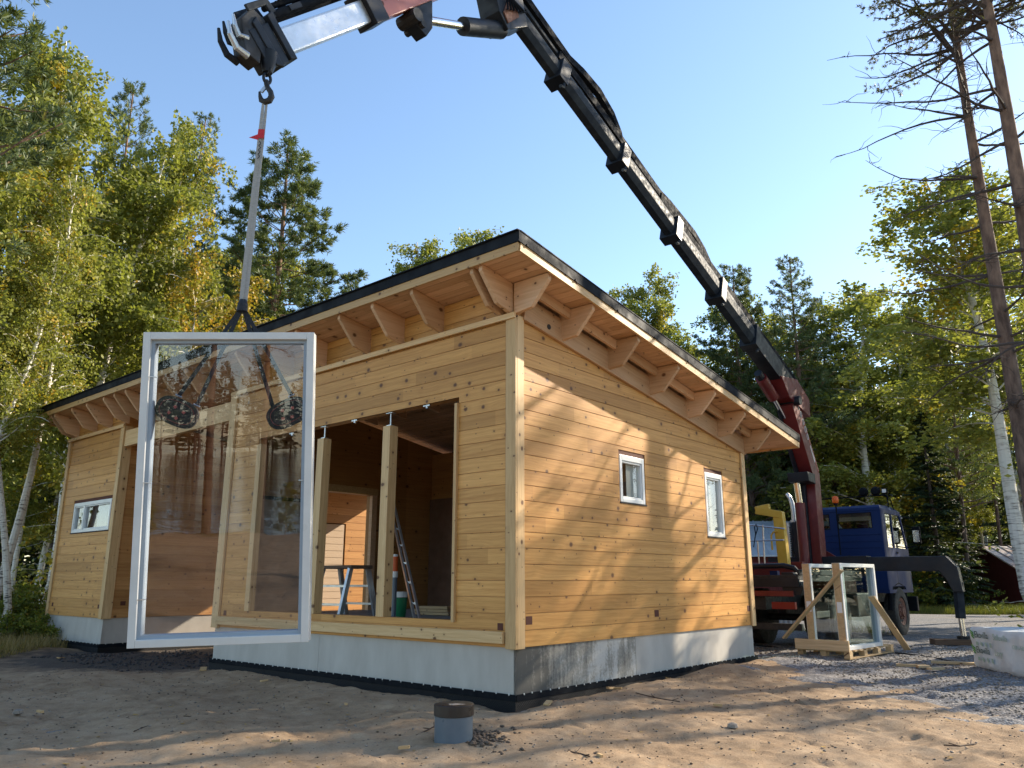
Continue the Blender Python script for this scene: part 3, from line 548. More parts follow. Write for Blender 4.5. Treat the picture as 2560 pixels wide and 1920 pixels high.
# suction pads on the far side of the glass, straps up to the sling
def pl(px, py, y=.08):
    inv = WM.inverted(); o = inv @ Vector((0, 0, CAM_H)); d = (inv.to_3x3() @ Vector(ray(px, py))); t_ = (y-o.y)/d.y; return o+d*t_
apexL = Vector((.085, .07, WH/2+.25))
for px, py, ang, lab, ends in ((442, 1030, R(-25), 'left black oval suction pad stuck on the hanging window glass', ((492, 1014), (447, 990))), (719, 1032, R(26), 'right black oval suction pad stuck on the hanging window glass', ((683, 1020), (729, 989)))):
    c = pl(px, py); t = thing('suction_pad', (0, 0, 0), lab, 'suction pad', 'suction pads on the hanging window'); t.matrix_world = WM @ Matrix.Translation((c.x, .074, c.z)) @ Matrix.Rotation(-ang, 4, 'Y')
    def oval(a, b, n=36, e=2.6): return [(a*math.copysign(abs(math.cos(q))**(2/e), math.cos(q)), b*math.copysign(abs(math.sin(q))**(2/e), math.sin(q))) for q in (2*math.pi*k/n for k in range(n))]
    MB().prism(oval(.185, .118), lambda x, z: Vector((x, 0, z)), lambda x, z: Vector((x, .035, z))).prism(oval(.15, .085), lambda x, z: Vector((x, .034, z)), lambda x, z: Vector((x, .09, z))).build('rubber_pad', M['rubber'], t)
    o1 = oval(.150, .088); g = MB()
    for p, q in zip(o1, o1[1:]+o1[:1]): g.bar((p[0], -.0012, p[1]), (q[0], -.0012, q[1]), .002, .005)
    g.build('pad_edge_line', M['padline'], t)
    for x, z in ((-.03, .035), (.055, .02), (-.055, -.03), (.02, -.05)): MB().box((x, -.0012, z), (.026, .002, .024), Matrix.Rotation(.4, 3, 'Y')).build('pad_nub', M['padmark'], t)
    for ex, ey in ends:
        e = pl(ex, ey, .10); L = (t.matrix_world.inverted() @ WM); a = L @ Vector((e.x, .10, e.z)); b = L @ apexL; MB().bar(a, b, .034, .006, up=(0, 1, 0)).build('strap', M['strap'], t)
        MB().cyl(a+Vector((-.03, 0, 0)), a+Vector((.03, 0, 0)), .008, 8).build('strap_shackle', M['steel'], t)
ap = WM @ apexL; hk = Vector((0, 0, 0))
HOOK = at(663, 250, ap.y+.02)             # saddle of the crane hook
t = thing('web_sling', ap, 'long grey webbing sling with red tag between crane hook and straps', 'sling')
hkl = HOOK-ap; g = MB()
for s_, wd in ((-.017, .040), (.017, .036)):
    vs_ = []; n = 14
    for i in range(n+1):
        f = i/n; p = Vector((s_*(1-.2*f), s_*.3, 0))+hkl*f; wx = wd*(.8 if f < .04 or f > .97 else 1.0)*(1-.30*f); tw = math.sin(f*3+s_*30)*.25; dx = Vector((math.cos(tw), math.sin(tw), 0))*wx/2; vs_ += [p-dx, p+dx, p+dx+Vector((0, .006, 0)), p-dx+Vector((0, .006, 0))]
    g.add(vs_, [(4*i+j, 4*i+(j+1) % 4, 4*i+4+(j+1) % 4, 4*i+4+j) for i in range(n) for j in range(4)]+[(0, 1, 2, 3)])
g.build('webbing', M['sling'], t, fix=True)
g = MB().bar(hkl*.80+Vector((0, -.012, 0)), hkl*.845+Vector((0, -.012, 0)), .06, .004, up=(0, 1, 0)); g.add([hkl*.812+Vector((-.02, -.014, .02)), hkl*.805+Vector((-.105, -.03, -.015)), hkl*.80+Vector((-.02, -.014, -.02))], [(0, 1, 2)]); g.build('red_tag', M['redtag'], t)
g = MB().box(hkl*.5, (0, 0, 0)); g = MB()
for i in range(4): g.bar(hkl*(.785-i*.022)+Vector((-.008, -.014, 0)), hkl*(.774-i*.022)+Vector((.010, -.014, 0)), .006, .003, up=(0, 1, 0)).bar(hkl*(.774-i*.022)+Vector((.010, -.014, 0)), hkl*(.763-i*.022)+Vector((-.008, -.014, 0)), .006, .003, up=(0, 1, 0))
g.build('printed_marks', M['dark'], t)
MB().tube([(0, 0, -.05), (.0, 0, .02), (0, 0, .06)], [.05, .045, .03], 10).build('strap_knot', M['strap'], t)
# ------------------------------------------------------------------ crane truck (local x right, y forward, z up from the ground)
TO = h2w(-1.05, 12.0, -.12); truck = thing('crane_truck', TO, 'blue truck with raised black and red loader crane and outrigger', 'truck', rz=-HA)
TMI = (Matrix.Translation(TO) @ Matrix.Rotation(-HA, 4, 'Z')).inverted()
def tp(px, py, y):                                        # photo point on the truck plane y = const
    o = TMI @ Vector((0, 0, CAM_H)); d = TMI.to_3x3() @ Vector(ray(px, py)); return o+d*((y-o.y)/d.y)
def T(name, a, b, m, p=None, bevel=.008): return MB().span(a, b).build(name, m, p or truck, bevel=bevel)
# chassis and deck
ch = T('chassis', (-.42, -3.9, .78), (.42, 3.85, 1.02), M['chassis'])
for y in (2.75, -1.7): MB().cyl((-.85, y, .56), (.85, y, .56), .07, 10).build('axle', M['chassis'], ch)
dk = T('deck', (-1.12, -4.0, 1.30), (1.12, -.35, 1.42), M['chassis']); T('deck_edge', (-1.14, -4.03, 1.20), (1.14, -3.97, 1.36), M['blk'], dk); T('red_bumper_stripe', (-1.1, -4.02, 1.03), (1.02, -3.96, 1.13), M['redc'], dk)
for s in (-1, 1): T('side_guard', (s*1.08, -3.2, .62), (s*1.12, -2.5, .74), M['chassis'], ch); T('toolbox', (s*.55, -.55, .55), (s*1.05, .75, 1.05), M['chassis'], ch, .03); T('deck_rail', (s*1.10, -3.95, 1.42), (s*1.13, -.4, 1.52), M['chassis'], dk)
T('rear_light', (.6, -4.06, .80), (1.05, -3.98, .93), mat('tail_light_red', (.20, .012, .010), .3), ch); T('reflector_plate', (-.25, -4.05, .82), (-.10, -4.0, .97), M['cream'], ch); T('rear_underrun_bar', (-1.1, -3.95, .42), (1.1, -3.86, .54), M['chassis'], ch)
T('mud_flap', (.70, -2.45, .25), (1.08, -2.42, 1.0), M['blk2'], ch, 0); T('mud_flap', (-1.08, -2.45, .25), (-.7, -2.42, 1.0), M['blk2'], ch, 0)
b0 = tp(1985, 1410, -3.95); MB().prism([(0, 0), (.34, .0), (.40, .14), (.22, .42), (.0, .42)], lambda x, z: Vector((.80+x, -3.98, 1.05+z)), lambda x, z: Vector((.80+x, -3.70, 1.05+z))).build('corner_bracket', M['blk'], dk, bevel=.008)
def wheel(x, y, r=.575, wd=.29, dual=False):
    s = 1 if x > 0 else -1
    wl = MB().lathe((x-s*wd/2, y, r), (s, 0, 0), [(r*.55, 0), (r*.9, .0), (r*.985, .03), (r, .06), (r, wd-.06), (r*.985, wd-.03), (r*.9, wd), (r*.62, wd-.01), (r*.58, wd-.05), (r*.55, wd-.06)], 40).build('wheel', M['tyre'], truck, smooth=True)
    g = MB()
    for k in range(40):
        a = 2*math.pi*k/40
        for q in (.055, .155, .225): g.box((x-s*wd/2+s*q, y+math.cos(a+(q > .1)*.08)*(r-.002), r+math.sin(a+(q > .1)*.08)*(r-.002)), (.055, .05, .016), Matrix.Rotation(a-math.pi/2+math.pi/2, 3, 'X') @ Matrix.Rotation(math.pi/2, 3, 'X'))
    g.build('tread', M['tyre'], wl)['kind'] = 'stuff'
    MB().lathe((x+s*(wd/2-.07), y, r), (s, 0, 0), [(r*.57, 0), (r*.57, .05), (r*.50, .03), (r*.34, -.02), (r*.33, .03), (r*.22, .05), (r*.20, .09), (r*.05, .10)], 28).build('rim', M['rust'], wl, smooth=True)
    for k in range(8): a = 2*math.pi*k/8; MB().cyl((x+s*(wd/2-.05), y+math.cos(a)*r*.28, r+math.sin(a)*r*.28), (x+s*(wd/2+.0), y+math.cos(a)*r*.28, r+math.sin(a)*r*.28), .017, 6).build('wheel_nut', M['rust'], wl)
for s in (-1, 1): wheel(s*.92, 2.75); wheel(s*.95, -1.7); wheel(s*.62, -1.7)
# cab: hollow shell with see-through windows
cab = MB().span((-1.04, 1.92, 1.02), (1.04, 3.9, 1.10)).build('cab', M['blue'], truck)
def rectwall(name, x0, x1, z0, z1, holes, f0, f1, m, par):
    xs = sorted({x0, x1, *[h[i] for h in holes for i in (0, 1)]}); g = MB()
    for a, b in zip(xs, xs[1:]):
        z = z0
        for h in sorted(h for h in holes if h[0] <= a+1e-5 and h[1] >= b-1e-5): g.prism([(a, z), (b, z), (b, h[2]), (a, h[2])], f0, f1); z = h[3]
        g.prism([(a, z), (b, z), (b, z1), (a, z1)], f0, f1)
    return g.build(name, m, par)
rh = [(-.85, -.22, 2.58, 2.97), (-.03, .81, 2.58, 2.97)]
rectwall('rear_panel', -1.03, 1.03, 1.10, 3.06, rh, lambda x, z: Vector((x, 1.90, z)), lambda x, z: Vector((x, 1.95, z)), M['blue'], cab)
for h in rh:
    MB().span((h[0], 1.92, h[2]), (h[1], 1.925, h[3])).build('window', M['cabglass'], cab)
    g = MB(); e = .018
    for a, b in (((h[0], h[2]), (h[1], h[2]+e)), ((h[0], h[3]-e), (h[1], h[3])), ((h[0], h[2]+e), (h[0]+e, h[3]-e)), ((h[1]-e, h[2]+e), (h[1], h[3]-e))): g.span((a[0], 1.893, a[1]), (b[0], 1.93, b[1]))
    g.build('window_gasket', M['blk2'], cab)
for z in (2.42, 2.26, 2.10, 1.75): T('pressed_rib', (-1.0, 1.888, z), (1.0, 1.902, z+.018), M['blue'], cab, .004)
sidep = [(1.95, 1.02), (2.1, 1.02), (2.22, 1.18), (3.28, 1.18), (3.42, 1.02), (3.98, 1.02), (3.97, 2.12), (1.95, 2.12)]
def flat(poly, x, d, name, m, par=cab, bevel=0): return MB().prism(poly, lambda y, z: Vector((x, y, z)), lambda y, z: Vector((x-d, y, z))).build(name, m, par, bevel=bevel)
for s in (-1, 1):
    x = s*1.035; d = s*.05
    flat(sidep, x, d, 'side_panel', M['blue']); flat([(1.95, 2.12), (2.24, 2.12), (2.22, 3.02), (1.95, 3.02)], x, d, 'rear_pillar', M['blue']); flat([(2.72, 2.12), (2.80, 2.12), (2.80, 3.02), (2.74, 3.02)], x, d, 'door_pillar', M['blue']); flat([(3.88, 2.12), (3.97, 2.12), (3.55, 3.03), (3.46, 3.03)], x, d, 'front_pillar', M['blue'])
    flat([(1.95, 2.96), (3.60, 2.96), (3.55, 3.06), (1.95, 3.06)], x-d*.02, d, 'window_header', M['blue'])
    flat([(2.24, 2.12), (2.72, 2.12), (2.74, 2.96), (2.22, 2.96)], x-s*.02, s*.005, 'window', M['cabglass']); flat([(2.80, 2.12), (3.90, 2.12), (3.50, 2.96), (2.80, 2.96)], x-s*.02, s*.005, 'window', M['cabglass'])
    for yy in (2.73, 3.9): T('door_gap', (s*1.0352, yy, 1.2), (s*1.0365, yy+.012, 2.9), M['dark'], cab, 0)
    T('door_handle', (s*1.035, 2.86, 1.98), (s*1.055, 2.98, 2.02), M['blk2'], cab); MB().tube([(s*.95, 2.12, .62), (s*.98, 2.14, 1.0), (s*.98, 2.4, 1.20), (s*.98, 2.75, 1.26), (s*.98, 3.1, 1.20), (s*.98, 3.36, 1.0), (s*.95, 3.4, .62)], [.06]*7, 8).build('mudguard', M['blk2'], cab)
    MB().tube([(s*1.0, 3.55, 2.95), (s*1.22, 3.95, 2.92), (s*1.26, 4.0, 2.80)], .014, 8).build('mirror_arm', M['blk2'], cab); MB().tube([(s*1.0, 3.92, 2.15), (s*1.24, 3.98, 2.20)], .014, 8).build('mirror_arm', M['blk2'], cab)
    mr = MB().box((s*1.27, 4.0, 2.48), (.20, .09, .44)).build('mirror', M['blk2'], cab, bevel=.03); MB().box((s*1.27, 3.953, 2.45), (.15, .006, .30)).build('mirror_glass', M['chrome'], cab)
T('front_panel', (-1.03, 3.93, 1.02), (1.03, 3.98, 2.12), M['blue'], cab); MB().prism([(3.95, 2.12), (3.97, 2.12), (3.56, 3.0), (3.54, 3.0)], lambda y, z: Vector((-.98, y, z)), lambda y, z: Vector((.98, y, z))).build('windscreen', M['cabglass'], cab)
MB().prism([(1.89, 3.02), (1.90, 3.09), (2.02, 3.155), (2.9, 3.18), (3.4, 3.13), (3.60, 3.04), (3.60, 3.0), (1.9, 3.0)], lambda y, z: Vector((-1.03+(.06 if z > 3.12 else 0), y, z)), lambda y, z: Vector((1.03-(.06 if z > 3.12 else 0), y, z))).build('cab_roof', M['blue'], cab, bevel=.03)
MB().prism([(3.56, 3.06), (3.62, 3.07), (3.95, 2.93), (3.90, 2.91)], lambda y, z: Vector((-.95, y, z)), lambda y, z: Vector((.99, y, z))).build('sun_visor', M['cream'], cab)
for sx in (-.5, .45): sb = T('seat', (sx-.24, 2.25, 1.5), (sx+.24, 2.40, 2.52), M['blk2'], cab, .05); T('headrest', (sx-.13, 2.27, 2.53), (sx+.13, 2.38, 2.70), M['blk2'], sb, .04)
T('engine_cover', (-.4, 2.0, 1.1), (.4, 3.2, 1.7), M['blk2'], cab, .05)
T('bumper', (-1.1, 3.95, .55), (1.1, 4.12, .92), M['blk2'], truck, .03)
# lamp bar on the roof, beacon on its pole
rk = MB().tube([(-1.0, 2.75, 3.17), (-1.0, 2.75, 3.42), (-.95, 2.75, 3.45), (.95, 2.75, 3.45), (1.0, 2.75, 3.42), (1.0, 2.75, 3.13)], .017, 8).tube([(.96, 2.75, 3.42), (.98, 3.05, 3.38), (1.0, 3.2, 3.10)], .014, 8).build('lamp_bar', M['blk2'], cab)
for x in (-.82, .42, .72): MB().lathe((x, 2.66, 3.57), (0, 1, 0), [(.02, 0), (.085, .02), (.112, .09), (.118, .12), (.118, .15)], 20).build('spot_lamp', M['blk2'], cab, smooth=True)
wl_ = T('work_lamp', (.885, 2.70, 3.49), (1.02, 2.78, 3.62), M['blk2'], cab, .015); T('lamp_lens', (.905, 2.692, 3.51), (1.0, 2.70, 3.60), M['cream'], wl_, 0)
bp0, bp1 = tp(2102, 1388, 1.35), tp(2089, 1258, 1.35); bc = MB().cyl(bp0, bp1, .016, 8).build('beacon_pole', M['blk2'], truck)
MB().lathe(bp1, (0, 0, 1), [(.06, 0), (.075, .02), (.075, .13), (.055, .17), (.02, .18)], 18).build('beacon', M['orange'], truck, smooth=True); MB().cyl(bp1-Vector((0, 0, .06)), bp1, .05, 12).build('beacon_foot', M['blk2'], truck)
q = tp(2094, 1295, 1.33); MB().box(q, (.06, .04, .16)).build('control_box', M['blk2'], truck, bevel=.01)
# exhaust, heat shield, yellow lifting arm, ladder rails, hoses between cab and deck
e0, e1 = tp(1962, 1418, .55), tp(1990, 1306, .55)
mu = MB().cyl((e0.x+.17, .55, e0.z), (e0.x+.17, .55, e1.z), .15, 20).build('silencer', M['steel'], truck, smooth=True)
for i in range(16): MB().box((e0.x+.26, .42, e0.z+.12+i*(e1.z-e0.z-.2)/16), (.035, .012, .028)).build('shield_slot', M['chassis'], mu)
T('silencer_bracket', (e0.x+.33, .40, e0.z-.1), (e0.x+.50, .62, e1.z), M['blk'], mu)
ep = [tp(x, y, .55) for x, y in ((1986, 1310), (1984, 1282), (1980, 1258), (1975, 1244), (1967, 1235))]; MB().tube(ep, [.055, .055, .055, .053, .05], 14).build('exhaust_pipe', M['jib'], truck, smooth=True); MB().cyl(ep[0]-Vector((.06, 0, .08)), ep[0]+Vector((-.06, 0, .10)), .035, 8).cyl(ep[0]+Vector((.09, 0, -.08)), ep[0]+Vector((.09, 0, .08)), .035, 8).build('exhaust_clamp', M['steel'], truck)
yp = [tp(x, y, -1.6) for x, y in ((1962, 1415), (1947, 1290), (1893, 1279))]
ya = MB().bar(yp[0], yp[1]+Vector((0, 0, .08)), .22, .17, up=(0, 1, 0)).build('yellow_lifting_arm', M['yellow'], truck, bevel=.012); MB().bar(yp[1]+Vector((.08, 0, .02)), yp[2]+Vector((0, 0, .02)), .20, .16).build('arm_head', M['yellow'], ya, bevel=.012); MB().bar(yp[2]+Vector((-.03, 0, .05)), yp[2]+Vector((.30, 0, .10)), .12, .12).build('arm_hook_block', M['yellow'], ya, bevel=.02)
yl = [tp(x, y, -1.7) for x, y in ((1931, 1375), (1928, 1338), (1934, 1330), (1944, 1328))]; MB().tube(yl, .022, 8).build('arm_handle', M['yellow'], ya)
for ln in (((1898, 1410), (1894, 1352)), ((1912, 1410), (1907, 1312)), ((1875, 1352), (1960, 1350)), ((1875, 1312), (1962, 1322))): MB().tube([tp(x, y, -2.1) for x, y in ln], .017, 8).build('grab_rail', M['steel'], truck)
MB().tube([tp(x, y, -2.15) for x, y in ((1884, 1368), (1889, 1335), (1886, 1318), (1890, 1310), (1894, 1322), (1889, 1338))], .012, 6).build('hanging_rope', M['blk2'], truck)
T('red_cross_member', (-1.0, -1.3, 1.42), (.2, -1.1, 1.72), M['redc'], truck); T('orange_box', (-1.02, -3.3, 1.45), (-.7, -3.0, 1.62), M['orangepipe'], dk)
lv = tp(1895, 1405, -3.6); MB().tube([tp(x, y, -3.7) for x, y in ((1870, 1416), (1960, 1414), (1985, 1420), (2000, 1436))], .05, 10).build('deck_roller', M['blk'], truck)
bx = tp(1937, 1437, -3.5); cb = MB().box(bx+Vector((0, 0, .02)), (.15, .12, .11)).build('blue_carton', M['blue'], truck); cb.parent = None; cb.matrix_world = TMI.inverted() @ Matrix.Identity(4); tag(cb, 'small blue and white carton on the truck tail', 'carton')
for i in range(7):
    a = Vector((.35+.09*i, .62, 1.45+.04*(i % 3))); MB().tube([a, a+Vector((.10, -.1, .25+.05*(i % 4))), a+Vector((-.05+.1*(i % 2), -.3, .30)), a+Vector((-.2, -.4, .1))], .018, 6).build('hydraulic_hose', M['blk2'], truck)
for i in range(6): x = .35+.11*i; MB().bar((x, .45, 1.62), (x+.03, .40, 1.82), .012, .02).build('valve_lever', M['steel'], truck)
T('valve_block', (.3, .30, 1.45), (1.05, .60, 1.63), M['blk'], truck)
# crane: everything lies in one vertical plane; s runs back over the deck, t across, z above the photo datum
def cr(s, z, t=0): return Vector((s*.048+t*.999, .2-s*.999+t*.048, z+.12))
def slab(name, poly, t0, t1, m, par=None, bevel=.012): return MB().prism(poly, lambda s, z: cr(s, z, t0), lambda s, z: cr(s, z, t1)).build(name, m, par or truck, bevel=bevel)
def seg(name, a, b, h0, h1, tw, m, par=None, off=0, bevel=.012, chamfer=False):
    a, b = Vector(a), Vector(b); d = (b-a).normalized(); n = Vector((-d.y, d.x)); a = a+n*off; b = b+n*off
    if chamfer:                                            # six-sided boom section
        g = MB(); ring = []
        for p, h in ((a, h0), (b, h1)):
            for tt, hh in ((-tw, .45), (-tw, -.35), (-tw*.5, -1), (tw*.5, -1), (tw, -.35), (tw, .45), (tw*.72, 1), (-tw*.72, 1)): q_ = p+n*(hh*h); ring.append(cr(q_.x, q_.y, tt))
        g.add(ring, [tuple(range(8)), tuple(range(15, 7, -1))]+[(i, i+8, (i+1) % 8+8, (i+1) % 8) for i in range(8)]); return g.build(name, m, par or truck, bevel=bevel)
    return slab(name, [tuple(a-n*h0), tuple(b-n*h1), tuple(b+n*h1), tuple(a+n*h0)], -tw, tw, m, par, bevel)
cb_ = T('crane_base', (-.65, -.25, 1.0), (.65, .75, 1.55), M['redc'], truck, .02); T('outrigger_housing', (-1.15, .05, 1.42), (1.15, .36, 1.86), M['blk'], cb_)
MB().prism([(-.2, 1.5), (.9, 1.5), (.12, 2.0), (-.2, 2.1)], lambda x, z: Vector((x, .48, z)), lambda x, z: Vector((x, .55, z))).build('gusset_plate', M['redc'], cb_)
co = slab('crane_column', [(-.20, 1.3), (.20, 1.3), (.18, 3.2), (.10, 3.75), (-.28, 3.75), (-.26, 3.2)], -.06, .15, M['redc']); slab('column_web', [(-.12, 1.4), (.30, 1.4), (.30, 3.5), (-.12, 3.5)], -.20, -.06, M['blk'], co)
MB().cyl(cr(.42, 1.55, -.17), cr(.40, 2.98, -.17), .115, 18).build('lift_cylinder', M['redc'], co, smooth=True); MB().cyl(cr(.40, 2.98, -.17), cr(.50, 3.50, -.17), .075, 18).build('lift_rod', M['chrome'], co, smooth=True); slab('lift_eye', [(.25, 3.42), (.75, 3.45), (.80, 3.66), (.25, 3.66)], -.28, .20, M['blk'], co)
A0, A1 = (-.05, 3.55), (1.15, 5.28)
ib = seg('inner_boom', A0, A1, .20, .20, .155, M['redc']); slab('boom_side_plate', [(-.20, 3.50), (.45, 3.40), (1.45, 5.02), (1.00, 5.20)], -.17, -.157, M['blk'], ib, 0)
seg('boom_top_strip', (-.14, 3.66), (.98, 5.27), .03, .03, .13, M['redpale'], ib, off=.20)
slab('boom_label', [(.05, 3.95), (.30, 4.32), (.26, 4.36), (.0, 4.0)], .157, .160, M['cream'], ib, 0)
for k in range(5): c0 = Vector((.42, 4.53))+Vector((.115, .166))*k; MB().tube([cr(c0.x+.05*math.cos(a_), c0.y+.075*math.sin(a_), .162) for a_ in np.linspace(0, 6.28, 10)], .008, 5).build('boom_lettering', M['cream'], ib)
MB().cyl(cr(A1[0], A1[1], -.30), cr(A1[0], A1[1], .30), .11, 16).build('knuckle_pin', M['blk'], ib)
BZ = lambda s: 5.25+.335*s
bt = [(.3, 3.3, .225, .155, M['blk']), (3.1, 5.0, .215, .150, M['boomgrey']), (4.8, 6.9, .195, .140, M['boomgrey']), (6.7, 8.8, .178, .130, M['boomgrey']), (8.6, 10.6, .162, .120, M['boomgrey']), (10.4, 12.0, .148, .110, M['boomgrey'])]
ob = None
for i, (s0, s1, h, tw, m_) in enumerate(bt):
    o_ = seg('outer_boom' if ob is None else 'boom_section', (s0, BZ(s0)), (s1, BZ(s1)), h, h, tw, m_, ob, chamfer=i > 0, bevel=.006); ob = ob or o_
    if i: c = s1 if i < 5 else s1-.2
    seg('boom_collar', (s1-.16, BZ(s1-.16)), (s1+.06, BZ(s1+.06)), h+.035, h+.035, tw+.035, M['blk'], ob); MB().tube([cr(s1-.04, BZ(s1)-h-.04, tw), cr(s1-.02, BZ(s1)-h-.13, tw), cr(s1+.06, BZ(s1)-h-.15, tw)], .028, 6).build('collar_hook', M['blk'], ob)
slab('boom_foot_plate', [(.15, 5.05), (1.55, 5.30), (2.0, 5.72), (.9, 5.85), (.10, 5.50)], -.19, .19, M['redc'], ob); slab('boom_side_cheek', [(.9, 4.95), (1.9, 5.35), (1.95, 5.6), (1.0, 5.45)], -.22, -.195, M['blk'], ob, 0)
MB().cyl(cr(1.75, 5.30, -.12), cr(2.45, 5.62, -.12), .13, 14).build('boom_cylinder', M['redc'], ob, smooth=True); MB().cyl(cr(.55, 4.62, -.12), cr(1.75, 5.30, -.12), .05, 12).build('boom_rod', M['chrome'], ob, smooth=True); MB().cyl(cr(2.45, 5.62, -.12), cr(2.62, 5.70, -.12), .09, 12).build('cylinder_cap', M['blk'], ob)
seg('boom_edge_rail', (.1, BZ(.1)), (3.2, BZ(3.2)), .02, .02, .02, M['redpale'], ob, off=.26, bevel=0)
def channel(name, pts, h, tw, m):                          # hose guide: follows offsets above the boom axis
    P = [Vector((s, BZ(s)+o)) for s, o in pts]; up = []; dn = []
    for i, p in enumerate(P):
        d = (P[min(i+1, len(P)-1)]-P[max(i-1, 0)]).normalized(); n = Vector((-d.y, d.x)); n = n if n.y > 0 else -n; up.append(tuple(p+n*h)); dn.append(tuple(p-n*h))
    return slab(name, up+dn[::-1], tw-.05, tw+.05, m, ob, 0)
channel('hose_channel', [(12.3, .52), (11.2, .50), (10.3, .50), (9.9, .62), (9.4, .70), (9.0, .62), (8.78, .45), (8.75, .36)], .065, .02, M['blk2'])
channel('hose_channel', [(10.6, .30), (9.6, .34), (8.4, .34), (7.4, .34), (7.0, .42), (6.0, .52), (5.6, .46), (5.35, .34)], .075, .03, M['blk2'])
channel('hose_channel', [(7.4, .28), (6.0, .26), (4.6, .30), (3.0, .33), (1.6, .36), (.2, .36)], .085, .05, M['blk2'])
seg('extension_cylinder', (10.0, BZ(10.0)), (12.2, BZ(12.2)), .035, .035, .035, M['boomgrey'], ob, off=.34); seg('channel_bracket', (9.95, BZ(9.95)), (10.1, BZ(10.1)), .12, .12, .06, M['blk'], ob, off=.24); seg('channel_bracket', (7.0, BZ(7.0)), (7.15, BZ(7.15)), .10, .10, .06, M['blk'], ob, off=.22)
# fly jib
kn = slab('jib_knuckle', [(11.55, 8.95), (12.0, 8.62), (12.20, 8.80), (12.45, 9.5), (12.2, 9.85), (11.7, 9.45)], -.17, .17, M['blk'], ob); slab('knuckle_plate', [(11.78, 8.95), (12.02, 8.70), (12.12, 8.82), (11.95, 9.3)], .172, .19, M['rust'], kn, 0)
for k in range(6): MB().tube([cr(11.5+.05*k, 9.25, .1-.04*k), cr(11.75+.07*k, 9.05-.04*k, .24), cr(12.1, 9.12+.04*k, .22), cr(12.35, 9.42, .1-.03*k)], .016, 6).build('hydraulic_hose', M['blk2'], kn)
J0, J1, J2 = (12.25, 9.60), (14.42, 7.40), (15.56, 6.26)
jb = seg('fly_jib', J0, J1, .165, .150, .12, M['redpale']); seg('jib_collar', (14.28, 7.56), (14.46, 7.38), .185, .185, .15, M['blk'], jb); slab('jib_label', [(13.86, 7.93), (14.02, 7.77), (14.13, 7.88), (13.97, 8.04)], .122, .126, M['paper'], jb, 0)
for s_, z_ in ((14.22, 7.68), (14.32, 7.50), (14.26, 7.57)): MB().cyl(cr(s_, z_, .11), cr(s_, z_, .128), .03, 10).build('lightening_hole', M['recess_shade'], jb)
seg('jib_extension', J1, J2, .125, .125, .085, M['jib'], jb, bevel=.02)
for o_, t_, r_ in ((.24, -.05, .055), (.25, .06, .05), (.34, .0, .035)):
    a_, b_ = Vector((13.2, 8.66)), Vector((15.42, 6.40)); n = Vector((.707, .707))*o_; md = a_*.45+b_*.55
    MB().cyl(cr(*(a_+n), t_), cr(*(md+n), t_), r_*1.15, 12).build('extension_cylinder', M['steel'], jb, smooth=True); MB().cyl(cr(*(md+n), t_), cr(*(b_+n), t_), r_*.9, 12).build('extension_tube', M['blk2'], jb, smooth=True)
for f in (.15, .5, .62, .9): p = Vector((13.2, 8.66))*(1-f)+Vector((15.42, 6.40))*f+Vector((.707, .707))*.25; MB().box(cr(p.x, p.y), (.24, .05, .17), Matrix.Rotation(-.78, 3, 'X')).build('cylinder_clamp', M['blk'], jb)
for k in range(4): MB().tube([cr(13.4, 8.80+.02*k, -.1+.05*k), cr(14.4, 7.90+.03*k, -.1+.06*k), cr(15.2, 7.02+.05*k, -.1+.05*k), cr(15.55, 6.78, -.08+.05*k)], .014, 6).build('hydraulic_hose', M['blk2'], jb)
jc = MB().cyl(cr(11.95, 8.72), cr(12.75, 8.28), .12, 16).build('jib_cylinder', M['blk'], jb, smooth=True); MB().cyl(cr(12.75, 8.28), cr(13.55, 7.88), .055, 14).build('jib_rod', M['chrome'], jb, smooth=True)
slab('jib_lug', [(13.42, 8.28), (13.75, 7.95), (13.70, 7.70), (13.50, 7.62), (13.40, 7.80)], -.09, .09, M['blk'], jb); MB().cyl(cr(13.72, 7.76, -.14), cr(13.72, 7.76, .16), .085, 12).cyl(cr(13.60, 7.72, -.16), cr(13.60, 7.72, .14), .05, 10).build('link_pin', M['chassis'], jb)
tb = seg('tip_head', (15.52, 6.30), (15.72, 6.10), .20, .19, .10, M['blk'], jb); seg('tip_flange', (15.45, 6.37), (15.51, 6.31), .24, .22, .125, M['blk'], tb, off=.04); seg('tip_flange', (15.60, 6.22), (15.66, 6.16), .25, .21, .115, M['blk'], tb, off=.03)
slab('tip_box', [(15.68, 6.45), (15.84, 6.50), (15.94, 6.32), (15.86, 6.0), (15.70, 5.96)], -.10, .09, M['chassis'], tb); slab('tip_guard', [(15.55, 6.60), (15.70, 6.70), (15.92, 6.48), (15.87, 6.43), (15.70, 6.61), (15.59, 6.53)], -.11, -.08, M['boomgrey'], tb); slab('tip_guard', [(15.55, 6.60), (15.70, 6.70), (15.92, 6.48), (15.87, 6.43), (15.70, 6.61), (15.59, 6.53)], .07, .10, M['boomgrey'], tb)
for t_ in (-.09, .07): MB().tube([cr(15.82, 5.98, t_), cr(15.94, 6.0, t_), cr(16.02, 6.10, t_), cr(16.05, 6.22, t_)], [.035, .032, .026, .014], 8).tube([cr(15.84, 6.16, t_), cr(15.93, 6.14, t_), cr(15.98, 6.22, t_), cr(16.01, 6.32, t_)], [.03, .028, .022, .012], 8).build('rope_horn', M['boomgrey'] if t_ < 0 else M['steel'], tb)
hl = TMI @ HOOK; top = Vector((hl.x, hl.y, 6.10+.12)); MB().tube([top+Vector((0, 0, .05)), top-Vector((0, 0, .08)), top-Vector((0, 0, .17))], [.085, .07, .045], 12).build('swivel', M['blk'], tb, smooth=True)
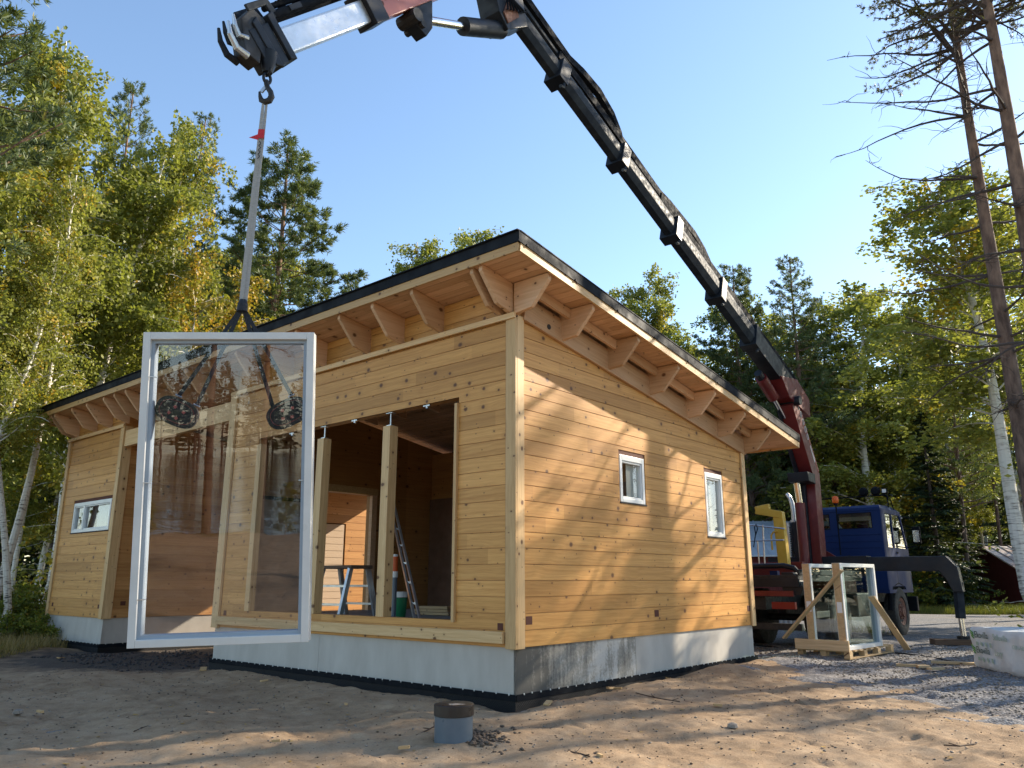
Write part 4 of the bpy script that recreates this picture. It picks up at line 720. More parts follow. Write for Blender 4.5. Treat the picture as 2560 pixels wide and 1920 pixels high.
def ring(c, r, rr, ax): 
    u, v = {'x': (Vector((0, 1, 0)), Vector((0, 0, 1.35))), 'y': (Vector((1, 0, 0)), Vector((0, 0, 1.35)))}[ax]; return MB().tube([c+u*r*math.cos(a_)+v*r*math.sin(a_) for a_ in np.linspace(0, 2*math.pi, 17)], rr, 8, False)
zc = hl.z; ring(Vector((hl.x, hl.y, zc+.33)), .045, .016, 'y').build('shackle', M['blk'], tb, smooth=True); ring(Vector((hl.x, hl.y, zc+.235)), .038, .015, 'x').build('chain_link', M['blk'], tb, smooth=True)
HX = Vector((DX[0]*0+1, 0, 0)); uh = (TMI.to_3x3() @ Vector((1, 0, 0)))
hp = [(-.005, .20, .022), (.0, .165, .026), (.012, .125, .024), (.045, .075, .026), (.058, .025, .030), (.040, -.018, .032), (.0, -.034, .030), (-.038, -.014, .026), (-.052, .03, .018), (-.062, .075, .010)]
MB().tube([hl+uh*a_+Vector((0, 0, b_+.012)) for a_, b_, c_ in hp], [c_ for a_, b_, c_ in hp], 10).build('hook', M['chassis'], tb, smooth=True); MB().bar(hl+uh*.005+Vector((0, 0, .16)), hl+uh*-.045+Vector((0, 0, .085)), .02, .03).build('hook_latch', M['steel'], tb)
# outrigger
OY = .205
op = [tp(x, y, OY) for x, y in ((2040, 1394), (2367, 1390), (2396, 1418), (2411, 1480), (2386, 1480), (2366, 1446), (2350, 1428), (2040, 1427))]
orr = MB().prism([(p.x, p.z) for p in op], lambda x, z: Vector((x, OY-.12, z)), lambda x, z: Vector((x, OY+.12, z))).build('outrigger', M['blk'], truck, bevel=.02)
lg = [tp(x, y, OY) for x, y in ((2394, 1455), (2402, 1546), (2410, 1594))]; MB().tube([lg[0], lg[1]], .10, 4).build('outrigger_leg', M['boomgrey'], orr); MB().cyl(lg[1]+Vector((0, 0, .05)), lg[2], .055, 14).build('outrigger_rod', M['chrome'], orr, smooth=True); MB().cyl(lg[2]-Vector((0, 0, .03)), lg[2]+Vector((0, 0, .03)), .13, 14).build('outrigger_foot', M['chassis'], orr)
fw = TMI.inverted() @ lg[2]; gzf = gz(fw.x, fw.y)+.022
# wooden block under the foot
blk = beam('support_block', None, (fw.x-.62, fw.y+.10, (gzf+fw.z-.03)/2), (fw.x+.62, fw.y-.10, (gzf+fw.z-.03)/2), .34, max(.06, fw.z-.03-gzf), M['grey_wood'], bevel=.01); tag(blk, 'brown timber block under the outrigger foot', 'timber block')

# ------------------------------------------------------------------ pallet with crated windows
N = Vector((5.72, 13.95)); U = Vector((.70, .714)); V = Vector((-.714, .70)); pz = gz(N.x, N.y)+.02
prz = math.atan2(U.y, U.x)
pal = thing('pallet', (N.x, N.y, pz), 'raw wooden pallet carrying the crated windows', 'pallet', rz=prz); PLN, PWD = 2.05, .92
for j in range(3): 
    y = .05+j*(PWD-.10)/2; beam('runner', pal, (0, y, .012), (PLN, y, .012), .10, .022, M['raw'])
    for i in range(4): MB().box((.07+i*(PLN-.14)/3, y, .068), (.13, .10, .09)).build('block', M['raw'], pal)
for i in range(9): beam('deck_board', pal, (.05+i*(PLN-.10)/8, 0, .126), (.05+i*(PLN-.10)/8, PWD, .126), .10 if i % 2 else .13, .022, M['raw'])
def unit(y, x0, x1, lab, h=1.46):
    t = thing('crated_window', (*(N+U*x0+V*y), pz+.138), lab, 'window', 'crated windows on the pallet', rz=prz); L = x1-x0; f = .065; d = .145
    for a in (0, L-f): MB().span((a, 0, 0), (a+f, d, h)).build('stile', M['white2'], t, bevel=.004)
    for z in (0, h-f): MB().span((f, .001, z), (L-f, d-.001, z+f)).build('rail', M['white2'], t, bevel=.004)
    MB().span((f, .07, f), (L-f, .076, h-f)).build('pane', M['crateglass'], t); MB().span((f, .03, f), (f+.02, d-.02, h-f)).span((L-f-.02, .03, f), (L-f, d-.02, h-f)).build('glazing_bead', M['sealant'], t)
    MB().span((-.012, .012, 0), (-.002, d-.012, h-.004)).build('transport_batten', M['raw'], t)
    MB().span((-.015, .03, .62), (-.013, d-.03, .80)).build('paper_label', M['paper'], t); return t
unit(.03, .03, 1.62, 'nearer white framed window standing on the pallet'); unit(.66, .22, 1.72, 'farther white framed window standing on the pallet')
def wb(name, a, b, w_, h_, lab, cat='board', m=None):
    o = beam(name, None, a, b, w_, h_, m or M['raw'], up=(0, 1, 0) if abs((Vector(b)-Vector(a)).normalized().z) > .5 else (0, 0, 1)); return tag(o, lab, cat)
def pp(u, v, z): p = N+U*u+V*v; return Vector((p.x, p.y, pz+z))
g = beam('brace_board', None, pp(-.03, -.02, 1.48), pp(-.06, 1.12, .30), .03, .15, M['raw'], up=tuple((U.x, U.y, 0))); g2 = g; tag(g, 'diagonal raw brace board across the near end of the crated windows', 'board')
tag(beam('brace_board', None, pp(1.15, -.03, 1.02), pp(2.30, -.16, .04), .03, .12, M['raw'], up=(-V.x, -V.y, 0)), 'diagonal raw brace board slanting down past the crated windows to the gravel', 'board')
tag(beam('stop_board', None, pp(-.035, -.02, .22), pp(-.035, .93, .22), .035, .17, M['raw']), 'short stop board on edge along the pallet end', 'board')
# ------------------------------------------------------------------ insulation packs
def text(body, size, m, parent, mtx, name='lettering'):
    c = bpy.data.curves.new(name, 'FONT'); c.body = body; c.size = size; c.extrude = .0008; o = bpy.data.objects.new(name, c); COL.objects.link(o); bpy.context.view_layer.update()
    me = bpy.data.meshes.new_from_object(o.evaluated_get(bpy.context.evaluated_depsgraph_get())); bpy.data.objects.remove(o); me.name = name; me.materials.append(m); t = bpy.data.objects.new(name, me); link(t, parent); t.matrix_local = mtx; return t
I0, I1 = Vector((7.13, 12.74)), Vector((7.0, 11.35)); IU = (I1-I0).normalized(); IV = Vector((-IU.y, IU.x)); iz = gz(7.1, 12)+.02
t = thing('insulation_pack', (I0.x, I0.y, iz), 'white film wrapped insulation pack with green print at right edge', 'insulation pack', rz=math.atan2(IU.y, IU.x))
IL, IH, IDp = 2.0, .60, .62
nx, nz_ = 26, 10; g = MB()
def pk(x, y, z):
    e = .035; bx = .012*math.sin(x*9+z*7)+.008*math.sin(x*21-z*15); return Vector((min(max(x, 0), IL)+.01*math.sin(z*12), y+(bx if y < .3 else -bx)*(1 if .05 < z/IH < .95 else .3)+(e if z > IH-.02 or z < .02 else 0)*(1 if y < .3 else -1), z+.012*math.sin(x*5)))
for yy in (0, IDp):
    vs_ = [pk(IL*i/nx, yy, IH*j/nz_) for j in range(nz_+1) for i in range(nx+1)]; g.add(vs_, [(j*(nx+1)+i, j*(nx+1)+i+1, (j+1)*(nx+1)+i+1, (j+1)*(nx+1)+i) for j in range(nz_) for i in range(nx)])
for zz in (0, nz_):
    a_ = [pk(IL*i/nx, 0, IH*zz/nz_) for i in range(nx+1)]; b_ = [pk(IL*i/nx, IDp, IH*zz/nz_) for i in range(nx+1)]; g.add(a_+b_, [(i, i+1, nx+2+i, nx+1+i) for i in range(nx)])
for xx in (0, nx):
    a_ = [pk(IL*xx/nx, 0, IH*j/nz_) for j in range(nz_+1)]; b_ = [pk(IL*xx/nx, IDp, IH*j/nz_) for j in range(nz_+1)]; g.add(a_+b_, [(i, i+1, nz_+2+i, nz_+1+i) for i in range(nz_)])
ip = g.build('wrapped_pack', M['plastic'], t, smooth=True)
g = MB(); g.tube([(-.02, .1, .50), (-.07, .2, .40), (-.02, .3, .33)], [.05, .07, .04], 7).tube([(-.01, .1, .25), (-.06, .2, .14), (-.0, .3, .06)], [.04, .06, .03], 7).build('film_end_fold', M['plastic'], t, smooth=True)
for k, z in enumerate((.455, .235)):
    o0 = frame((1, 0, 0), (0, 0, 1), (0, -1, 0), (.185, -.024, z)); text('Ekovilla', .135, M['inkd'], t, o0); text('Selluvilla' if k == 0 else 'Levy', .12, M['inkl'], t, frame((1, 0, 0), (0, 0, 1), (0, -1, 0), (.74, -.024, z)))
    for q in range(3): MB().bar((.05+q*.016, -.024, z+.10-q*.038), (.155, -.024, z+.055-q*.035), .002, .022, up=(0, 0, 1)).build('leaf_logo', M['inkg'], t)
    for q in range(4): MB().box((.24+q*.135, -.024, z-.085), (.062, .002, .05), Matrix.Rotation(.5*q, 3, 'Y')).build('printed_symbol', M['inkl'], t)
text('1200 x 565', .075, M['inkl'], t, frame((1, 0, 0), (0, 0, 1), (0, -1, 0), (1.25, -.024, .37)), 'size_print')
t2 = thing('insulation_pack', (9.05, 13.45, gz(9, 13.4)+.02), 'white film wrapped pack standing upright at the right edge behind', 'insulation pack', rz=.3)
MB().span((0, 0, 0), (.6, .6, 1.55)).build('wrapped_pack', M['plastic'], t2, bevel=.05)
t2.location = (9.52, 14.15, gz(9, 13.4)+.02)
# ------------------------------------------------------------------ board offcuts, cables, pipe, sheet
def off(px, py, L, wd, ang, lab, th=.035):
    p = on_z(px, py, -.09); z = gz(p.x, p.y)+.035+th/2; d = Vector((math.cos(ang), math.sin(ang), 0))*L/2; c = Vector((p.x, p.y, z)); o = beam('board_offcut', None, c-d, c+d, wd, th, M['raw'], bevel=.003); tag(o, lab, 'board', 'offcuts on the gravel')
off(2278, 1667, .42, .12, R(-25), 'longer pale board offcut lying left of the two small blocks'); off(2309, 1670, .17, .12, R(-10), 'small pale wood block between two offcuts on the gravel'); off(2340, 1675, .24, .10, R(15), 'thin pale wood offcut nearest the insulation pack'); off(2395, 1661, .75, .16, R(-30), 'widest flat board offcut beside the white insulation pack')
def cable(pts, lab, r=.012):
    P = [on_z(x, y, -.10) for x, y in pts]; Q = []
    for a_, b_ in zip(P, P[1:]):
        for k in range(8): Q.append(a_.lerp(b_, k/8))
    Q.append(P[-1]); Q = [Vector((q.x+.03*math.sin(i*.7), q.y+.03*math.cos(i*.9), gz(q.x, q.y)+.034)) for i, q in enumerate(Q)]; o = MB().tube(Q, r, 6).build('cable', M['blk2'], None, smooth=True); tag(o, lab, 'cable')
cable([(2240, 1634), (2300, 1640), (2380, 1655), (2450, 1664)], 'black cable running from pallet to the insulation pack'); cable([(1880, 1612), (1940, 1618), (2000, 1627)], 'black cable on gravel behind the house corner, farther one'); cable([(1890, 1626), (1950, 1634), (1985, 1633)], 'black cable on gravel behind the house corner, nearer one')
pc = on_z(1131, 1858, -.115); t = thing('well_pipe', (pc.x, pc.y+.12, -.2), 'grey plastic well pipe with black lid standing in the sand', 'pipe')
MB().cyl((0, 0, 0), (0, 0, .34), .163, 40).build('pipe_body', M['pipe'], t, smooth=True); MB().lathe((0, 0, .285), (0, 0, 1), [(.168, 0), (.172, .004), (.172, .088), (.168, .092), (.155, .094)], 40).build('lid', M['lid'], t, smooth=True)
gq = MB(); n = 18
for k in range(n): a_ = 2*math.pi*k/n; r_ = .06*(1+.25*math.sin(3*a_+1)); gq.v.append((.02+r_*math.cos(a_)*1.2, -.07+r_*.6*math.sin(a_), .3805))
gq.v.append((.02, -.07, .389)); gq.f = [(k, (k+1) % n, n) for k in range(n)]; gq.m = [0]*n; gq.build('sand_on_lid', mat('dry_sand', (.42, .31, .22), .95), t)
sp = h2w(-3.0, 15.2); t = thing('corrugated_sheet', (sp.x, sp.y, gz(sp.x, sp.y)), 'white corrugated sheet standing on the ground beneath the truck', 'sheet', rz=-.1)
P0, P1_ = at(1925, 1578, sp.y)-Vector(t.location), at(1995, 1575, sp.y)-Vector(t.location); g = MB(); n = 32; vs_ = []
for i in range(n+1):
    f = i/n; x = P0.x+(P1_.x-P0.x)*f; y = .035*math.sin(f*38); vs_ += [(x, y, -.05), (x+.01, y, .62-.25*math.sin(f*3.1)+.06*f)]
g.add(vs_, [(2*i, 2*i+2, 2*i+3, 2*i+1) for i in range(n)]); o = g.build('sheet', M['white2'], t); md = o.modifiers.new('s', 'SOLIDIFY'); md.thickness = .004
# ------------------------------------------------------------------ sheds behind the trees
def shed(name, c, L, D, hw, hr, ang, rm, lab, over=.35, rib=.45):
    t = thing(name, (c[0], c[1], gz(*c)-.05), lab, 'shed', rz=ang); w_ = MB().span((-L/2, -D/2, 0), (L/2, D/2, hw)).prism([(-D/2, hw), (D/2, hw), (0, hw+hr*.9)], lambda y, z: Vector((-L/2, y, z)), lambda y, z: Vector((L/2, y, z))).build('wall', M['redshed'], t)
    k = 0; x = -L/2
    while x < L/2-.1: MB().span((x+.01, -D/2-.02, 0), (x+.135, -D/2-.002, hw)).build('wall_board', M['redshed'], w_) if k < 60 else None; x += .15; k += 1
    e = D/2+over; zr = hw-hr*over/(D/2)
    for s in (-1, 1):
        r_ = MB().prism([(s*e, zr), (0, hw+hr), (0, hw+hr+.05), (s*e, zr+.05)], lambda y, z: Vector((-L/2-over, y, z)), lambda y, z: Vector((L/2+over, y, z))).build('roof', rm, t); g = MB(); x = -L/2-over
        while x < L/2+over: g.bar((x, s*e, zr+.06), (x, 0, hw+hr+.06), .05, .05); x += rib
        g.build('roof_ribs', rm, r_)
    return t
shed('red_shed', (10.6, 37.5), 8.5, 6, 2.55, 1.5, R(-6), M['tin'], 'red shed with blue-grey tin roof behind the truck deck'); shed('red_shed', (28.2, 38.6), 10, 5, 2.0, .95, R(-4), M['tinrust'], 'low dark red shed with rusty tin roof at the right forest edge')

# ------------------------------------------------------------------ trees
def leafmat(name, stops, transl=.35, rough=.5):
    m = mat(name, stops[0][1], rough); g = NG(m); a = g.n('Attribute', attribute_name='tint'); r = g.rnd(); f = g.val('ADD', a.outputs['Fac'], g.val('MULTIPLY', g.val('SUBTRACT', r, .5), .16)); c = g.ramp(f, stops); g.l(c, g.p.inputs['Base Color']); g.p.inputs['Specular IOR Level'].default_value = .35
    tr = g.n('BsdfTranslucent'); g.l(g.mix(.5, c, (.30, .34, .02)), tr.inputs[0]); mx = g.n('MixShader'); mx.inputs[0].default_value = transl; g.l(g.p.outputs[0], mx.inputs[1]); g.l(tr.outputs[0], mx.inputs[2]); g.l(mx.outputs[0], g.out.inputs[0]); return m
M['birchleaf'] = leafmat('birch_leaves', [(.0, (.11, .13, .028)), (.45, (.235, .25, .055)), (.75, (.36, .345, .08)), (.90, (.45, .36, .06)), (1.0, (.58, .35, .03))], .48)
M['shrubleaf'] = leafmat('shrub_leaves', [(.0, (.05, .085, .015)), (.5, (.14, .18, .03)), (.85, (.33, .28, .04)), (1.0, (.45, .20, .04))])
M['goldleaf'] = leafmat('golden_birch_leaves', [(.0, (.12, .14, .025)), (.5, (.34, .25, .03)), (1.0, (.62, .33, .03))])
M['needle'] = leafmat('pine_needles', [(.0, (.035, .062, .028)), (.5, (.095, .135, .056)), (.85, (.16, .195, .08)), (1, (.25, .20, .08))], .25)
M['dryneedle'] = leafmat('thin_dry_pine_needles', [(.0, (.06, .07, .03)), (.5, (.15, .12, .055)), (1, (.30, .20, .10))], .2)
M['spruce'] = leafmat('spruce_needles', [(.0, (.010, .022, .010)), (.5, (.026, .048, .018)), (1, (.06, .085, .03))], .12)
def birchbark():
    m = mat('birch_bark', (.7, .66, .6), .7); g = NG(m); v = g.obj(); f = g.noise(g.map(v, (5, 5, 22)), 1, 3, .6); b = g.noise(g.map(v, (2, 2, 1.1)), 1, 4, .7); sx = g.n('SeparateXYZ'); g.l(v, sx.inputs[0])
    lowk = g.n('MapRange'); g.l(sx.outputs[2], lowk.inputs[0]); lowk.inputs[1].default_value = 0; lowk.inputs[2].default_value = 2.2; lowk.inputs[3].default_value = .11; lowk.inputs[4].default_value = 0
    s = g.val('ADD', g.val('ADD', g.val('MULTIPLY', f, .62), g.val('MULTIPLY', b, .38)), lowk.outputs[0]); g.l(g.ramp(s, [(.50, (.70, .66, .58)), (.57, (.50, .45, .38)), (.64, (.05, .045, .04))]), g.p.inputs['Base Color']); g.bump(s, .3, .01); return m
def pinebark():
    m = mat('pine_bark', (.2, .11, .07), .9); g = NG(m); v = g.obj(); f = g.noise(g.map(v, (9, 9, 2.6)), 1, 5, .65); sx = g.n('SeparateXYZ'); g.l(v, sx.inputs[0]); k = g.n('MapRange'); g.l(sx.outputs[2], k.inputs[0]); k.inputs[1].default_value = 3; k.inputs[2].default_value = 9
    lo = g.ramp(f, [(.35, (.055, .038, .030)), (.65, (.19, .135, .105))]); hi = g.ramp(f, [(.35, (.11, .060, .040)), (.65, (.28, .165, .105))]); g.l(g.mix(k.outputs[0], lo, hi), g.p.inputs['Base Color']); g.bump(f, .8, .03); return m
M['birchbark'] = birchbark(); M['pinebark'] = pinebark(); M['deadwood'] = mat('dead_branch', (.075, .055, .045), .9); M['darkbark'] = surf('dark_spruce_bark', (.05, .036, .03), (.11, .08, .065), .9, 8)
def leaves(name, C, S, m, parent, g, tint, elong=1.35, up=None, narrow=.5):
    n = len(C); a = g.normal(size=(n, 3)); a /= np.linalg.norm(a, axis=1)[:, None]
    if up is not None: a = a*.75+up; a /= np.linalg.norm(a, axis=1)[:, None]
    b = np.cross(a, g.normal(size=(n, 3))); b /= np.linalg.norm(b, axis=1)[:, None]+1e-9; S = S[:, None]
    co = np.stack([C-a*S*elong*.5, C+b*S*narrow, C+a*S*elong*.5, C-b*S*narrow], 1).reshape(-1, 3).astype(np.float32)
    me = bpy.data.meshes.new(name); me.vertices.add(n*4); me.vertices.foreach_set('co', co.ravel()); me.loops.add(n*4); me.loops.foreach_set('vertex_index', np.arange(n*4, dtype=np.int32)); me.polygons.add(n); me.polygons.foreach_set('loop_start', np.arange(0, n*4, 4, dtype=np.int32)); me.polygons.foreach_set('loop_total', np.full(n, 4, np.int32)); me.update()
    at_ = me.attributes.new('tint', 'FLOAT', 'POINT'); at_.data.foreach_set('value', np.repeat(np.clip(tint, 0, 1), 4).astype(np.float32)); me.materials.append(m); o = bpy.data.objects.new(name, me); return link(o, parent)
def limb(p, az, el, L, n, droop, g, wob=.12):
    P = [np.array(p, float)]; d = np.array([math.cos(az)*math.cos(el), math.sin(az)*math.cos(el), math.sin(el)])
    for i in range(n): P.append(P[-1]+d*L/n); d = d+np.array([0, 0, -droop])*(i+1)/n+g.normal(size=3)*wob; d /= np.linalg.norm(d)
    return P
def proto(name): o = bpy.data.objects.new(name, None); COL.objects.link(o); o.location = (0, 0, 0); return o
def trunkline(h, g, sway, n=12): 
    P = [np.array([0, 0, -.15])]; a = g.uniform(0, 6.28); lx = g.normal(0, sway); ly = g.normal(0, sway)
    for i in range(1, n+1): f = i/n; P.append(np.array([lx*f+sway*.35*math.sin(f*5+a), ly*f+sway*.35*math.cos(f*4+a), h*f]))
    return P
def along(P, f): k = min(int(f*(len(P)-1)), len(P)-2); u = f*(len(P)-1)-k; return P[k]*(1-u)+P[k+1]*u
def birch(seed, h=13, base=.32, rad=2.1, nl=15000, r0=.11, leaf='birchleaf', lsz=.075, gold=.10, sway=.5, name='birch_tree'):
    g = np.random.default_rng(seed); root = proto(name); tp_ = trunkline(h, g, sway); b = MB(); b.tube(tp_, [r0*(1-.9*(i/12))+.006+(.03 if i == 0 else 0) for i in range(13)], 9); tips = []
    for i in range(46):
        f = base+(1-base)*.97*(i+g.uniform(0, 1))/46; prof = math.sin(min(1, (1-f)/(1-base)*1.15+.12)*math.pi*.62)**.8; L = rad*prof*g.uniform(.65, 1.15)+.25; p = along(tp_, f); P = limb(p, g.uniform(0, 6.28), g.uniform(.45, .95), L, 6, .32, g); b.tube(P, [max(.006, .034*(1-f)*(1-k/7)+.006) for k in range(7)], 4, False); tips.append((P, L))
        for q in range(3):
            s = g.uniform(.35, .9); P2 = limb(along(P, s), g.uniform(0, 6.28), g.uniform(-.2, .5), L*.45, 4, .55, g); tips.append((P2, L*.5))
    if base < .45:
        for i in range(5): f = g.uniform(.06, base); P = limb(along(tp_, f), g.uniform(0, 6.28), g.uniform(.1, .6), g.uniform(.5, 1.4), 5, .1, g, .2); b.tube(P, [.012, .01, .008, .006, .005, .004], 4, False); tips.append((P, .25))
    b.build('trunk', M['birchbark'], root, smooth=True, fix=False)
    wts = np.array([t[1] for t in tips]); wts /= wts.sum(); idx = g.choice(len(tips), nl, p=wts); C = np.zeros((nl, 3)); tn = np.zeros(nl); ct = g.uniform(-.16, .16, len(tips)); gd = g.uniform(0, 1, len(tips)) < gold
    for j in range(nl): P, L = tips[idx[j]]; C[j] = along(P, g.uniform(.18, 1.0)**.8)
    hang = g.exponential(.16, nl); C += g.normal(0, .085, (nl, 3)); C[:, 2] -= hang
    tn = .46+ct[idx]+g.normal(0, .13, nl)+np.where(gd[idx], .38, 0); leaves('crown', C, g.uniform(.7, 1.25, nl)*lsz, M[leaf], root, g, tn); return root
def pine(seed, h=15, base=.35, rad=2.3, r0=.15, tufts=3600, leaf='needle', conic=True, name='pine_tree', blades=12, bl=.15):
    g = np.random.default_rng(seed); root = proto(name); tp_ = trunkline(h, g, .25); b = MB(); b.tube(tp_, [r0*(1-.92*(i/12))+.008+(.03 if i == 0 else 0) for i in range(13)], 10); tips = []; wl_ = []; f = base
    while f < .985:
        k = 5 if f < .9 else 4; a0 = g.uniform(0, 6.28); pr = ((1-f)/(1-base))
        prof = (.12+.88*pr**.8) if conic else math.sin(min(1, pr*1.0+.1)*math.pi*.72)
        for q in range(k):
            L = rad*prof*g.uniform(.65, 1.15); P = limb(along(tp_, f), a0+q*6.28/k+g.normal(0, .2), g.uniform(.05, .35)+(.35 if f > .75 else 0), L, 6, -.16, g, .10); b.tube(P, [max(.006, .045*(1-f)*(1-j/7)+.007) for j in range(7)], 4, False); tips.append(P); wl_.append(L*.6)
            for s in np.arange(.35, 1.0, .12):
                az = math.atan2(P[-1][1]-P[0][1], P[-1][0]-P[0][0])+g.choice([-1, 1])*g.uniform(.5, 1.0); P2 = limb(along(P, s), az, g.uniform(.1, .5), L*.38*(1.15-s*.5), 3, -.2, g); tips.append(P2); wl_.append(L*.55)
        f += (.028 if conic else .034)*g.uniform(.8, 1.2)
    for i in range(14): P = limb(along(tp_, g.uniform(.15, base)), g.uniform(0, 6.28), g.uniform(-.25, .1), g.uniform(.3, 1.2), 4, .05, g, .15); b.tube(P, [.016, .012, .009, .007, .004], 4, False)
    b.build('trunk', M['pinebark'], root, smooth=True, fix=False)
    wl_ = np.array(wl_); wl_ /= wl_.sum(); idx = g.choice(len(tips), tufts, p=wl_); C = []; D = []; T_ = []
    for j in idx:
        P = tips[j]; s = g.uniform(.45, 1)**.7; c = along(P, s); d = P[-1]-P[-2]; d = d/np.linalg.norm(d); tt = g.normal(.5, .16)
        C.append(np.repeat((c+g.normal(0, .05, 3))[None], blades, 0)); D.append(np.repeat((d*.8+np.array([0, 0, .35]))[None], blades, 0)); T_.append(np.full(blades, tt))
    C = np.concatenate(C); D = np.concatenate(D); T_ = np.concatenate(T_)+g.normal(0, .08, len(C)); a = g.normal(size=C.shape)*.75+D; a /= np.linalg.norm(a, axis=1)[:, None]; n = len(C); S = g.uniform(.7, 1.2, n)*bl; C = C+a*S[:, None]*.45
    leaves('crown', C, S, M[leaf], root, g, T_, 1.0, up=a*6, narrow=.075); return root
def spruce(seed, h=12, rad=1.9, name='spruce_tree', nb=150):
    g = np.random.default_rng(seed); root = proto(name); tp_ = trunkline(h, g, .12); b = MB(); b.tube(tp_, [.14*(1-.93*(i/12))+.006 for i in range(13)], 8); C = []; A = []; T_ = []
    for i in range(nb):
        f = .04+.94*(i/nb); L = rad*(1-f)**.85*g.uniform(.75, 1.12)+.10; P = limb(along(tp_, f), g.uniform(0, 6.28), g.uniform(-.05, .25), L, 6, .16, g, .06); b.tube(P, [max(.004, .02*(1-f)*(1-j/7)+.004) for j in range(7)], 4, False); m_ = int(40+L*85)
        s = g.uniform(.12, 1, m_); az = math.atan2(P[-1][1]-P[0][1], P[-1][0]-P[0][0]); side = g.choice([-1, 1], m_); off = g.uniform(0, .34, m_)*(1.15-s)*L
        for q in range(m_): c = along(P, s[q]); aa = az+side[q]*1.05; C.append(c+np.array([math.cos(aa), math.sin(aa), -.35])*off[q]); A.append([math.cos(az+side[q]*.8), math.sin(az+side[q]*.8), -.45]); T_.append(.25+.5*s[q]+g.normal(0, .12))
    b.build('trunk', M['darkbark'], root, smooth=True, fix=False); C = np.array(C); A = np.array(A); n = len(C); leaves('crown', C, g.uniform(.12, .22, n), M['spruce'], root, g, np.array(T_), 1.3, up=A*1.4, narrow=.22); return root
def bigpine(seed, h, r0, lean, name='pine_tree'):
    """tall bare trunk with long dead branches and thin crown high up"""
    g = np.random.default_rng(seed); root = proto(name); tp_ = trunkline(h, g, .15, 16); tp_ = [p+np.array([lean*(p[2]/h), 0, 0]) for p in tp_]; b = MB(); b.tube(tp_, [r0*(1-.80*(i/16))+(.05 if i == 0 else 0) for i in range(17)], 14); b.build('trunk', M['pinebark'], root, smooth=True, fix=False); d = MB(); tips = []; f = .24
    while f < .80:
        for q in range(g.integers(2, 4)):
            P = limb(along(tp_, f), g.uniform(0, 6.28) if g.uniform() < .6 else math.pi+g.normal(0, .5), g.uniform(-.18, .28), g.uniform(.6, 3.2)*(1 if f > .3 else .5), 9, g.uniform(-.1, .08), g, .10); d.tube(P, [.032*(1-k/10.5) for k in range(10)], 5, False)
            for s in g.uniform(.2, .98, 11):
                P2 = limb(along(P, s), g.uniform(0, 6.28), g.uniform(-.5, .6), g.uniform(.15, .70), 4, .1, g, .35); d.tube(P2, [.009, .007, .006, .004, .0025], 4, False)
        f += g.uniform(.02, .065)
    d.build('dead_branches', M['deadwood'], root, smooth=True, fix=False); b2 = MB()
    for i in range(60):
        f = .72+.27*i/60; P = limb(along(tp_, f), g.uniform(0, 6.28), g.uniform(.0, .5), 2.8*(1.15-f)*2.0, 6, -.1, g, .14); b2.tube(P, [.04*(1-k/7)+.006 for k in range(7)], 4, False); tips += [P]*3
        for s in (.4, .6, .8): tips.append(limb(along(P, s), g.uniform(0, 6.28), .2, .8, 3, 0, g))
    b2.build('crown_limbs', M['deadwood'], root, smooth=True, fix=False)
    C = []; D = []
    for j in g.choice(len(tips), 2600): P = tips[j]; C.append(np.repeat((along(P, g.uniform(.4, 1))+g.normal(0, .06, 3))[None], 14, 0)); D.append(np.repeat((P[-1]-P[-2])[None], 14, 0))
    C = np.concatenate(C); D = np.concatenate(D); D /= np.linalg.norm(D, axis=1)[:, None]; a = g.normal(size=C.shape)*.8+D; a /= np.linalg.norm(a, axis=1)[:, None]; n = len(C); S = g.uniform(.06, .11, n); leaves('crown', C+a*S[:, None]*.45, S, M['dryneedle'], root, g, g.normal(.45, .2, n), 1.0, up=a*6, narrow=.09); return root
def shrub(seed, h=1.6, nl=1500, name='shrub', leaf='shrubleaf', sp=.55):
    g = np.random.default_rng(seed); root = proto(name); b = MB(); tips = []
    for i in range(9):
        P = limb((g.normal(0, .10), g.normal(0, .10), -.05), g.uniform(0, 6.28), g.uniform(.9, 1.45), h*g.uniform(.6, 1.05), 6, .05, g, .13); b.tube(P, [.014*(1-k/7.5) for k in range(7)], 4, False); tips.append(P)
        for s in (.4, .55, .7, .85): tips.append(limb(along(P, s), g.uniform(0, 6.28), g.uniform(.1, .8), h*.28, 3, .2, g))
    b.build('stems', M['twig'], root, smooth=True, fix=False); C = np.array([along(tips[j], g.uniform(.3, 1)) for j in g.choice(len(tips), nl)])+g.normal(0, .06, (nl, 3)); leaves('foliage', C, g.uniform(.05, .10, nl), M[leaf], root, g, g.normal(.5, .2, nl)); return root
def dup(root, loc, rz, s, label, cat, group=None, sz=None):
    if root.get('label'):
        r = root.copy(); COL.objects.link(r)
        for ch in root.children: c = ch.copy(); COL.objects.link(c); c.parent = r
    else: r = root
    r.location = loc; r.rotation_euler = (0, 0, rz); r.scale = (s, s, sz or s); r['label'] = label; r['category'] = cat
    if group: r['group'] = group
    elif 'group' in r: del r['group']
    return r
BH = [birch(11, 13, .40, 1.9, 20000, .13, lsz=.080), birch(12, 13, .36, 2.1, 21000, .13, sway=.9, gold=.14, lsz=.080), birch(13, 13, .44, 1.7, 16000, .12, sway=.3, gold=.22, lsz=.078), birch(14, 13, .24, 2.4, 30000, .13, gold=.06, lsz=.083), birch(16, 13, .45, 1.5, 9000, .13, sway=1.0, gold=.2, lsz=.075)]
GB = birch(15, 10, .18, 1.3, 7000, .06, leaf='goldleaf'); PN = [pine(21, 15, .30, 2.6), pine(22, 15, .42, 2.2), pine(23, 15, .22, 3.1, tufts=12000)]; SP = [spruce(31), spruce(32, 12, 2.3)]
SH = [shrub(41), shrub(42, 1.9, 1800), shrub(43, 1.2, 1200)]
